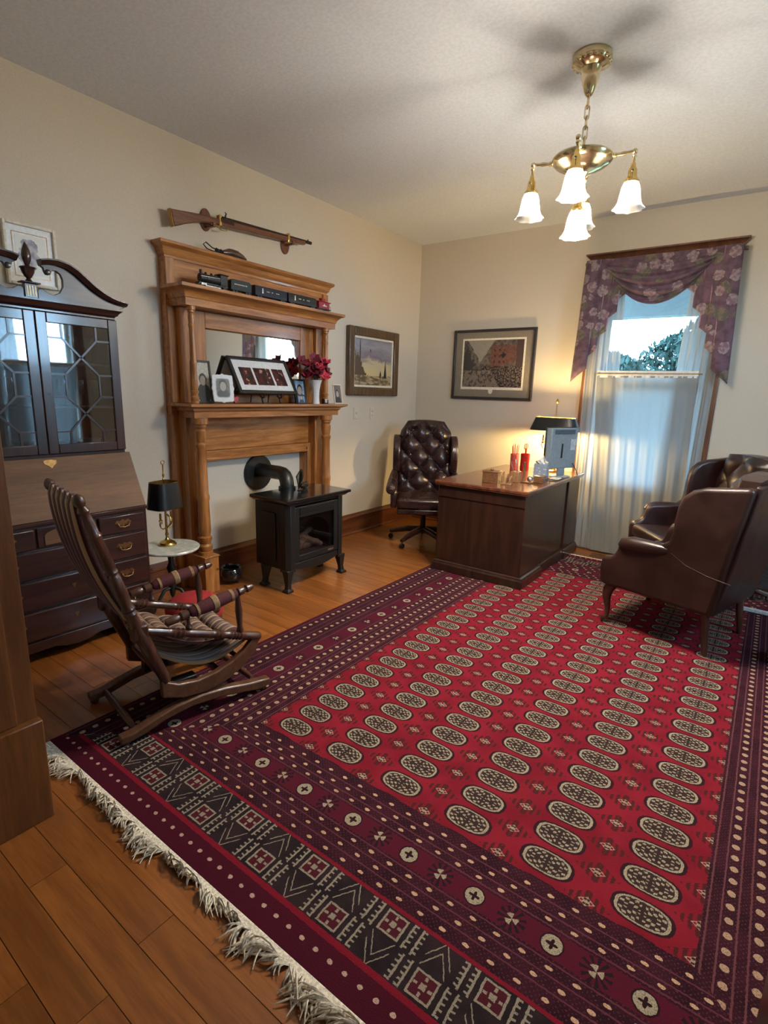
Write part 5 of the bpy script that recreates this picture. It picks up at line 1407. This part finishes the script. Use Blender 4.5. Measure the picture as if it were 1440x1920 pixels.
MB().box(-.03, .07, -.03, .03, 0, .01).build('base', M_box, o, bevel=.002); MB().turned((-.015, 0, .0102), (-.015, 0, .17), [(0, .014), (.1, .009), (.5, .012), (.9, .009), (1, .012)], 12).build('post', M_box, o)
MB().ball((.04, 0, .034), .024, 14, 10).build('bell', M_silv, o)
o = thing('wood_tray', 'short square wooden block box near the desk edge beside the silver bell', 'box', (-1.53, 4.36, Z), .1)
MB().box(-.04, .04, -.05, .05, 0, .05).build('body', M_box, o, bevel=.003); MB().box(-.042, .042, -.052, .052, .0505, .058).build('lid', M_box, o, bevel=.002)
M_pink2 = plain('pink_enamel', lin(196, 88, 88), .45); M_redcup = plain('red_enamel', lin(170, 28, 34), .4)
def cup(x, y, label, mat, h): 
    o = thing('pencil_cup', label, 'pencil cup', (x, y, Z))
    MB().lathe((0, 0, 0), [(0, 0), (.04, 0), (.042, .01), (.044, h), (.041, h), (.039, .012), (0, .008)], 20).build('cup', mat, o, smooth=40); return o
o = cup(-2.04, 5.03, 'pink pencil cup full of red pencils near the back of the desk', M_pink2, .15)
rnd = random.Random(3)
for k in range(9):
    a = k * 2 * PI / 9; x, y = .022 * math.cos(a), .022 * math.sin(a)
    MB().turned((x * .6, y * .6, .012), (x * 1.5, y * 1.5, .23 + .03 * rnd.random()), [(0, .0035), (.92, .0035), (1, .0008)], 6).build('pencil', M_redcup if k % 3 else M_box2, o)
o = cup(-1.915, 4.98, 'red cup holding scissors near the back of the desk', M_redcup, .165)
b = MB()
for s in (-1, 1): b.tube([(0, s * .02 + .022 * math.cos(t), .235 + .026 * math.sin(t)) for t in (2 * PI * i / 16 for i in range(16))], .004, 6, closed=True)
b.bar((0, -.004, .02), (0, .014, .215), .012, .003).bar((.004, .004, .02), (.004, -.014, .215), .012, .003); b.build('scissors', M_redcup, o, smooth=50)
# tissue box
def lace():
    n = N('tissue_box_pattern'); x, y, z = n.xyz(); d = n.voronoi(n.mapped((1, 1, 1)), 55)
    n.p(col=n.mix(d.smooth(.25, .4), lin(196, 200, 208), lin(132, 142, 158)), rough=.6); return n.m
o = thing('tissue_box', 'grey and white patterned tissue box with a tissue pulled up, on the desk', 'tissue box', (-1.625, 4.64, Z), .15)
MB().box(-.058, .058, -.058, .058, 0, .125).build('carton', lace(), o, bevel=.003)
b = MB(); rnd = random.Random(8)
b.grid(lambda u, v: ((u - .5) * (.15 - .09 * v) + .012 * math.sin(v * 7 + u * 3), (.5 - abs(u - .5)) * .03 * math.sin(u * 19) + .016 * math.sin(v * 5 + u * 9) , .118 + .085 * v * (1 - .6 * abs(u - .5) * 2) + .01 * math.sin(u * 13) * (1 - v)), 22, 12)
b.grid(lambda u, v: ((.5 - abs(u - .5)) * .03 * math.sin(u * 15), (u - .5) * (.15 - .09 * v) + .012 * math.sin(v * 6 + u * 4), .118 + .075 * v * (1 - .6 * abs(u - .5) * 2) + .01 * math.sin(u * 11) * (1 - v)), 22, 12)
b.build('tissue', M_white, o, smooth=60)
# monitor seen from behind
o = thing('computer_monitor', 'grey backed flat computer monitor turned away on the desk', 'monitor', (-1.535, 4.87, Z), -.49)
MB().box(-.035, -.0205, -.18, .18, .07, .445).build('screen_bezel', M_blackpl, o, bevel=.004)
MB().box(-.0355, -.0352, -.165, .165, .095, .425).build('screen', M_enamel, o, smooth=0)
MB().prism([(-.02, -.178), (.025, -.155), (.025, .155), (-.02, .178)], 'z', .075, .44).build('back_shell', M_grey, o, bevel=.008)
MB().box(.0252, .03, -.03, -.012, .17, .30).build('hinge_slot', M_blackpl, o, bevel=.002); MB().box(.0252, .0265, .08, .14, .24, .34).build('label_plate', plain('sticker', lin(170, 176, 182), .5), o, smooth=0)
for k in range(6): MB().box(.0252, .0275, -.12, .12, .385 + k * .007, .388 + k * .007).build('vent', M_blackpl, o, smooth=0)
MB().box(.0, .022, -.04, .04, .012, .12).build('stand_neck', M_grey, o, bevel=.004); MB().turned((.0, 0, 0), (.0, 0, .012), [(0, .10), (.6, .095), (1, .07)], 32).build('stand_foot', M_grey, o)
MB().tube([(.027, .12, .12), (.06, .14, .06), (.05, .18, .008), (.02, .2, .006)], .0035, 6).build('cable', M_blackpl, o, smooth=60)
o = tag(MB().box(-1.56, -1.44, 4.50, 4.86, Z, Z + .004).build('desk_pad', M_blackpl, bevel=.001), 'flat black desk pad at the front edge beside the tissue box', 'desk pad')
o = tag(MB().box(-1.53, -1.455, 4.60, 4.70, Z + .0045, Z + .012).build('note_pad', M_cream, bevel=.001), 'small cream note pad lying on the black desk pad', 'note pad')

# ---------------------------------------------------------------- desk lamp (lit)
LX, LY = -1.715, 5.165
dl = thing('desk_lamp', 'lit brass bouillotte desk lamp with a wide black shade behind the monitor', 'desk lamp', (LX, LY, Z), PI / 2)
b = MB(); b.lathe((0, 0, 0), [(0, 0), (.075, 0), (.078, .008), (.06, .018), (.055, .03), (.03, .04), (.012, .055), (.008, .1), (.013, .12), (.008, .14), (.006, .42), (0, .42)], 28); b.build('base', M_brass, dl, smooth=40)
for s in (-1, 1):
    MB().tube([(0, 0, .22), (0, s * .05, .20), (0, s * .10, .21), (0, s * .12, .25), (0, s * .105, .275)], .005, 8).build('arm', M_brass, dl, smooth=60)
    MB().turned((0, s * .105, .265), (0, s * .105, .345), [(0, .008), (.2, .02), (.28, .008), (1, .008)], 12).build('candle_cup', M_brass, dl)
s_ = tole_shade(.235, .105, .19, .068, .392, .515).build('shade', M_tole, dl, smooth=40)
tole_shade(.2325, .1025, .1875, .0655, .3922, .5148, .0008).build('shade_lining', plain('cream_lining', lin(220, 200, 150), .6), s_, smooth=40)
tole_shade(.1906, .0686, .19, .068, .513, .519, .001).build('gilt_band', M_brass, s_, smooth=40)
MB().tube([(0, -.186, .50), (0, .186, .50)], .0022, 6).tube([(-.066, 0, .5), (.066, 0, .5)], .0022, 6).build('spider', M_brass, s_)
MB().turned((0, 0, .42), (0, 0, .695), [(0, .004), (.85, .004), (.88, .012), (.91, .016), (.94, .012), (.96, .005), (1, .006)], 12).build('finial_rod', M_brass, dl)
MB().tube([(.02, .075, .38), (.02, .075, .30), (.02, .078, .27)], .0015, 5).ball((.02, .078, .262), .008, 8, 6).build('pull_chain', M_brass, dl)
def emit(name, c, s):
    n = N(name); em = n.n.new('ShaderNodeEmission'); em.inputs[0].default_value = (*c, 1); em.inputs[1].default_value = s
    n.l.new(em.outputs[0], n.out.inputs[0]); return n.m
M_dbulb = emit('desk_lamp_bulb', (1, .70, .30), 1000)
for s in (-1, 1): MB().turned((0, s * .06, .395), (0, s * .06, .455), [(0, .008), (.3, .017), (.7, .017), (1, .004)], 12).build('bulb', M_dbulb, dl, smooth=60)

# ---------------------------------------------------------------- tufted leather helper
def tuft(u, v, nu, nv, amp, sharp=.55):
    P = u * nu + v * nv; Q = u * nu - v * nv
    return amp * (abs(math.sin(PI * P)) * abs(math.sin(PI * Q))) ** sharp
def tuft_points(nu, nv):
    R = []
    for p in range(-20, 40):
        for q in range(-40, 40):
            u = (p + q) / 2 / nu; v = (p - q) / 2 / nv
            if .05 < u < .95 and .05 < v < .97: R.append((u, v))
    return R

# ---------------------------------------------------------------- office chair
oc = thing('office_chair', 'button-tufted oxblood leather executive swivel chair behind the desk', 'office chair', (-2.77, 4.53, 0), math.atan2(-.83, .55))
def ocw(v):                                       # half width of the back
    if v < .66: return .292
    t = (v - .66) / .34
    return .292 - .05 * t - .05 * max(0, t - .6) / .4
def ocb(u, v):
    w = ocw(v); y = (u - .5) * 2 * w
    edge = (1 - abs(2 * u - 1) ** 6) * (1 - max(0, v - .93) / .07 * .6)
    h = tuft(u, v, 2.5, 3.0, .055) * edge * min(1, v * 6 + .2)
    z = .47 + .745 * v + (.015 * (1 - (2 * u - 1) ** 2) * v)
    return (-.235 - .13 * v + .035 * edge + h - .05 * (v - .5) ** 2, y, z)
def ocb2(u, v):
    p = ocb(u, v); return (-.315 - .12 * v, p[1], p[2])
bk = MB().grid(ocb, 72, 96, thick=ocb2).build('backrest', M_leather, oc, smooth=50)
for (u, v) in tuft_points(2.5, 3.0):
    p = ocb(u, v); MB().ball((p[0] + .004, p[1], p[2]), (.006, .011, .011), 8, 6).build('button', M_leather, bk)
for s in (-1, 1):
    P = [(-.30, .66), (-.21, .70), (-.17, .78), (-.16, .90), (-.19, .99), (-.25, 1.05), (-.34, 1.075), (-.37, 1.06), (-.34, .85)]
    MB().prism(P, 'y', *sorted((s * .262, s * .335))).build('wing', M_leather, oc, bevel=.028, bseg=4)
    P = [(-.32, .40), (.26, .40), (.27, .46), (.265, .54), (.24, .585), (-.05, .62), (-.22, .68), (-.32, .70)]
    ar = MB().prism(P, 'y', *sorted((s * .275, s * .335))).build('arm_panel', M_leather, oc, bevel=.02, bseg=3)
    MB().tube([(-.28, s * .315, .69), (-.18, s * .32, .66), (-.05, s * .33, .615), (.08, s * .335, .60), (.2, s * .335, .595), (.265, s * .335, .585), (.285, s * .335, .57)], [.03, .04, .045, .047, .048, .046, .03], 16).build('arm_roll', M_leather, ar, smooth=60)
    MB().turned((.268, s * .335, .585), (.292, s * .335, .583), [(0, .046), (.5, .044), (.8, .035), (1, .015)], 18).build('arm_scroll', M_leather, ar, smooth=60)
MB().box(-.27, .30, -.272, .272, .40, .505).build('seat_cushion', M_leather, oc, bevel=.035, bseg=5)
MB().box(-.27, .285, -.27, .27, .345, .399).build('seat_rail', M_leather, oc, bevel=.012)
MB().box(-.14, .14, -.10, .10, .315, .344).build('tilt_plate', M_iron, oc, bevel=.004)
MB().turned((0, 0, .10), (0, 0, .32), [(0, .045), (.3, .04), (.35, .028), (1, .025)], 16).build('column', M_iron, oc)
for k in range(5):
    a = 2 * PI * k / 5 + .62; c, s = math.cos(a), math.sin(a)
    lg = MB().tube([(.03 * c, .03 * s, .135), (.15 * c, .15 * s, .128), (.28 * c, .28 * s, .10), (.355 * c, .355 * s, .078)], [.034, .032, .027, .02], 10).build('base_leg', M_mah, oc, smooth=50)
    MB().cyl((.345 * c, .345 * s, .085), (.345 * c, .345 * s, .05), .009, seg=8).build('caster_stem', M_abrass, lg)
    MB().cyl((.345 * c - s * .013, .345 * s + c * .013, .026), (.345 * c + s * .013, .345 * s - c * .013, .026), .026, seg=16).build('caster', M_blackpl, lg)

# ---------------------------------------------------------------- wing chairs
wc = thing('wing_chair', 'brown leather wing chair nearer the doorway, its side and curved leg on the rug', 'armchair', (-.362, 3.875, .0), math.atan2(.28, -.96), 'leather wing chairs facing the desk')
def wcb(u, v):
    w = .30 - .02 * v; y = (u - .5) * 2 * w
    edge = 1 - abs(2 * u - 1) ** 6
    tv = max(0, min(1, (v - .25) / .2))
    h = tuft(u, max(v, .42), 2.0, 2.2, .045) * edge * (.55 + .45 * tv) * (1 - max(0, v - .92) / .08 * .9)
    return (-.235 - .125 * v + .04 * edge + h, y, .44 + .635 * v + .02 * (1 - (2 * u - 1) ** 2) * v)
def wcb2(u, v):
    p = wcb(u, v); return (-.33 - .12 * v, p[1], p[2] if v > 0 else .44)
bk = MB().grid(wcb, 64, 72, thick=wcb2).build('backrest', M_leather2, wc, smooth=50)
for (u, v) in tuft_points(2.0, 2.2):
    if v > .4:
        p = wcb(u, v); MB().ball((p[0] + .003, p[1], p[2]), (.006, .01, .01), 8, 6).build('button', M_leather2, bk)
MB().prism([(-.345, .265), (-.275, .265), (-.33, .44), (-.44, 1.06), (-.475, 1.05), (-.41, .6)], 'y', -.32, .32).build('outer_back', M_leather2, wc, bevel=.012, bseg=3)
for s in (-1, 1):
    P = [(.33, .275), (.352, .30), (.358, .40), (.352, .455), (.325, .472), (.295, .478), (.272, .495), (.256, .53), (.245, .575), (.232, .605), (.20, .622), (.05, .628), (-.02, .637), (-.055, .665), (-.07, .72),
         (-.070, .80), (-.078, .88), (-.10, .945), (-.145, .99), (-.21, 1.015), (-.32, 1.03), (-.42, 1.045), (-.455, 1.04), (-.40, .70), (-.345, .275)]
    ar = MB().prism(P, 'y', *sorted((s * .295, s * .37))).build('side_panel', M_leather2, wc, bevel=.024, bseg=4)
    MB().tube([(-.06, s * .345, .602), (.05, s * .348, .597), (.16, s * .35, .592), (.215, s * .35, .58), (.232, s * .348, .56)], [.030, .044, .048, .044, .028], 16).build('arm_roll', M_leather2, ar, smooth=60)
    MB().tube([(-.42, s * .3705, .50), (-.30, s * .3715, .515), (-.18, s * .3715, .545), (-.08, s * .371, .60)], .0015, 6).build('piping', M_leather2, ar, smooth=60)
    # legs
    lx, ly = .29, s * .31
    MB().tube([(lx - .01, ly, .275), (lx + .012, ly + s * .008, .235), (lx + .016, ly + s * .010, .18), (lx + .004, ly + s * .002, .10), (lx + .004, ly + s * .002, .045), (lx + .024, ly + s * .010, .021), (lx + .035, ly + s * .014, .0135)], [.036, .034, .027, .018, .014, .019, .012], 12).build('front_leg', M_rock, wc, smooth=60)
    lx, ly = -.29, s * .27
    MB().turned((lx + .01, ly, .28), (lx - .03, ly, .0), [(0, .026), (.5, .022), (1, .016)], 10).build('rear_leg', M_rock, wc)
MB().box(-.30, .335, -.299, .299, .262, .345).build('seat_rail', M_leather2, wc, bevel=.015, bseg=3)
MB().box(-.22, .365, -.292, .292, .3455, .455).build('seat_cushion', M_leather2, wc, bevel=.035, bseg=5)
dup(wc, (-.40, 4.83, 0), math.atan2(-.57, -.82), 'brown leather wing chair nearer the curtained window, showing its tufted back', 'leather wing chairs facing the desk')
# wing chairs stand on the rug pile
for o in list(COL.objects):
    if o.name.startswith('wing_chair'): o.location.z = .0105

# ---------------------------------------------------------------- chandelier
CHX, CHY = -.99, 2.99
ch = thing('chandelier', 'five-light brass pan chandelier with flared glass shades hanging on a chain', 'chandelier', (CHX, CHY, ZC), math.radians(-78))
MB().lathe((0, 0, 0), [(0, -.0005), (.088, -.0005), (.092, -.012), (.088, -.03), (.078, -.045), (.05, -.056), (.046, -.06), (.042, -.10), (.03, -.14), (.02, -.165), (.012, -.175), (0, -.178)], 36).build('canopy', M_nickel, ch, smooth=40)
b = MB()
for i in range(20): a = 2 * PI * i / 20; b.ball((.084 * math.cos(a), .084 * math.sin(a), -.034), .010, 8, 6)
b.build('canopy_beading', M_nickel, ch)
def link(z, rot, L=.03, w=.011):
    P = [(w * math.cos(t) * math.cos(rot), w * math.cos(t) * math.sin(rot), z + (L - w) * (1 if math.sin(t) > 0 else -1) * (abs(math.sin(t)) > .02) + w * math.sin(t)) for t in (2 * PI * (i + .5) / 14 for i in range(14))]
    MB().tube(P, .0035, 6, closed=True).build('chain_link', M_nickel, ch, smooth=60)
z = -.20
for k in range(5): link(z, k * PI / 2 + .4); z -= .045
MB().lathe((0, 0, 0), [(0, -.395), (.012, -.395), (.018, -.405), (.012, -.415), (.03, -.422), (.10, -.43), (.14, -.442), (.148, -.452), (.146, -.464), (.125, -.482), (.10, -.492), (.095, -.498), (.06, -.51), (.035, -.518), (.03, -.53), (.018, -.54), (.012, -.56), (0, -.56)], 44).build('pan', M_nickel, ch, smooth=40)
def shade_glass():
    n = N('etched_shade_glass'); nz = n.noise(n.coord(), 140, 3)
    tr = n.n.new('ShaderNodeBsdfTransparent'); tl = n.n.new('ShaderNodeBsdfTranslucent'); gl = n.n.new('ShaderNodeBsdfGlossy'); gl.inputs['Roughness'].default_value = .2
    n.l.new(n.mix(nz, (.64, .62, .57), (.52, .5, .46)), tl.inputs[0])
    m1 = n.n.new('ShaderNodeMixShader'); m1.inputs[0].default_value = .15; n.l.new(tl.outputs[0], m1.inputs[1]); n.l.new(tr.outputs[0], m1.inputs[2])
    m2 = n.n.new('ShaderNodeMixShader'); m2.inputs[0].default_value = .06; n.l.new(m1.outputs[0], m2.inputs[1]); n.l.new(gl.outputs[0], m2.inputs[2])
    n.l.new(m2.outputs[0], n.out.inputs[0]); return n.m
M_shade = shade_glass()
M_bulb = emit('chandelier_bulb', (1, .89, .73), BULB_S)
def pendant(x, y, z, par):
    s = MB().lathe((x, y, z), [(0, .0), (.010, .0), (.014, -.02), (.02, -.03), (.022, -.06), (.03, -.072), (.034, -.078), (.034, -.088), (.028, -.09), (0, -.09)], 20).build('socket_cup', M_brass, par, smooth=40)
    MB().cyl((x + .02, y, z - .045), (x + .036, y, z - .045), .0025, seg=6).ball((x + .039, y, z - .045), .0055, 8, 6).build('switch_key', M_blackpl, s)
    b = MB(); b.lathe((x, y, z), [(.028, -.082), (.034, -.09), (.042, -.11), (.047, -.14), (.052, -.17), (.060, -.19), (.073, -.205)], 64, ruffle=.06, rn=8)
    b.build('glass_shade', M_shade, s, smooth=60)
    MB().turned((x, y, z - .092), (x, y, z - .175), [(0, .010), (.25, .018), (.65, .024), (.9, .015), (1, .003)], 14).build('bulb', M_bulb, s, smooth=60)
for k in range(4):
    a = k * PI / 2; c, s = math.cos(a), math.sin(a)
    arm = MB().turned((.135 * c, .135 * s, -.456), (.238 * c, .238 * s, -.448), [(0, .008), (.2, .012), (.3, .007), (.6, .010), (.7, .007), (1, .008)], 10).build('arm', M_nickel, ch)
    MB().ball((.242 * c, .242 * s, -.449), .013, 10, 8).build('arm_knuckle', M_nickel, arm)
    MB().turned((.242 * c, .242 * s, -.455), (.242 * c, .242 * s, -.505), [(0, .007), (.3, .011), (.5, .006), (1, .008)], 10).build('drop_stem', M_nickel, arm)
    pendant(.242 * c, .242 * s, -.50, ch)
MB().turned((0, 0, -.555), (0, 0, -.615), [(0, .007), (.3, .011), (.5, .006), (1, .008)], 10).build('drop_stem', M_nickel, ch)
pendant(0, 0, -.608, ch)

# ---------------------------------------------------------------- things at the edge by the armchairs
M_wmetal = plain('white_metal_tube', lin(206, 206, 206), .4)
o = thing('metal_stand', 'white metal stand on thin floor bars behind the wing chair nearer the doorway', 'stand', (.45, 4.75, .0))
MB().box(-.46, .26, -.215, -.185, .0100, .035).build('floor_bar', M_wmetal, o, bevel=.003)
MB().bar((-.35, .33, .0215), (.15, -.16, .0215), .03, .022).build('floor_bar', M_wmetal, o, bevel=.003)
for x, y in ((.24, -.2), (.12, .3)): MB().bar((x, y, .036), (x, y, .62), .03, .03).build('upright', M_wmetal, o, bevel=.003)
MB().box(-.05, .32, -.26, .36, .621, .64).build('shelf_board', M_box2, o, bevel=.003)
o = thing('grey_case', 'plain grey equipment case on the floor behind the armchairs', 'case', (.30, 5.29, 0), 0)
MB().box(-.22, .22, -.11, .11, .012, .34).build('body', plain('grey_panel', lin(104, 98, 100), .55), o, bevel=.006); MB().box(-.225, .225, -.115, .115, .3405, .36).build('lid', M_box2, o, bevel=.004); MB().box(-.21, .21, -.10, .10, 0, .0118).build('base', M_box2, o, smooth=0)
o = thing('floor_bin', 'small black rounded bin standing on the rug border by the armchair', 'bin', (.255, 3.72, .0105))
MB().lathe((0, 0, 0), [(0, 0), (.05, 0), (.075, .02), (.088, .06), (.084, .10), (.06, .13), (.054, .13), (.075, .1), (.078, .06), (.06, .025), (0, .012)], 28).build('body', M_blackpl, o, smooth=60)
M_reg = plain('brown_register', lin(96, 70, 44), .5, .3)
o = thing('floor_register', 'brown metal floor register in front of the curtains', 'floor vent', (-1.10, 5.275, 0))
MB().box(-.17, .17, -.06, .06, 0.0005, .006).build('frame', M_reg, o, bevel=.002)
for k in range(10): MB().box(-.15 + k * .031, -.132 + k * .031, -.045, .045, .0062, .008).build('slat', M_reg, o, smooth=0)
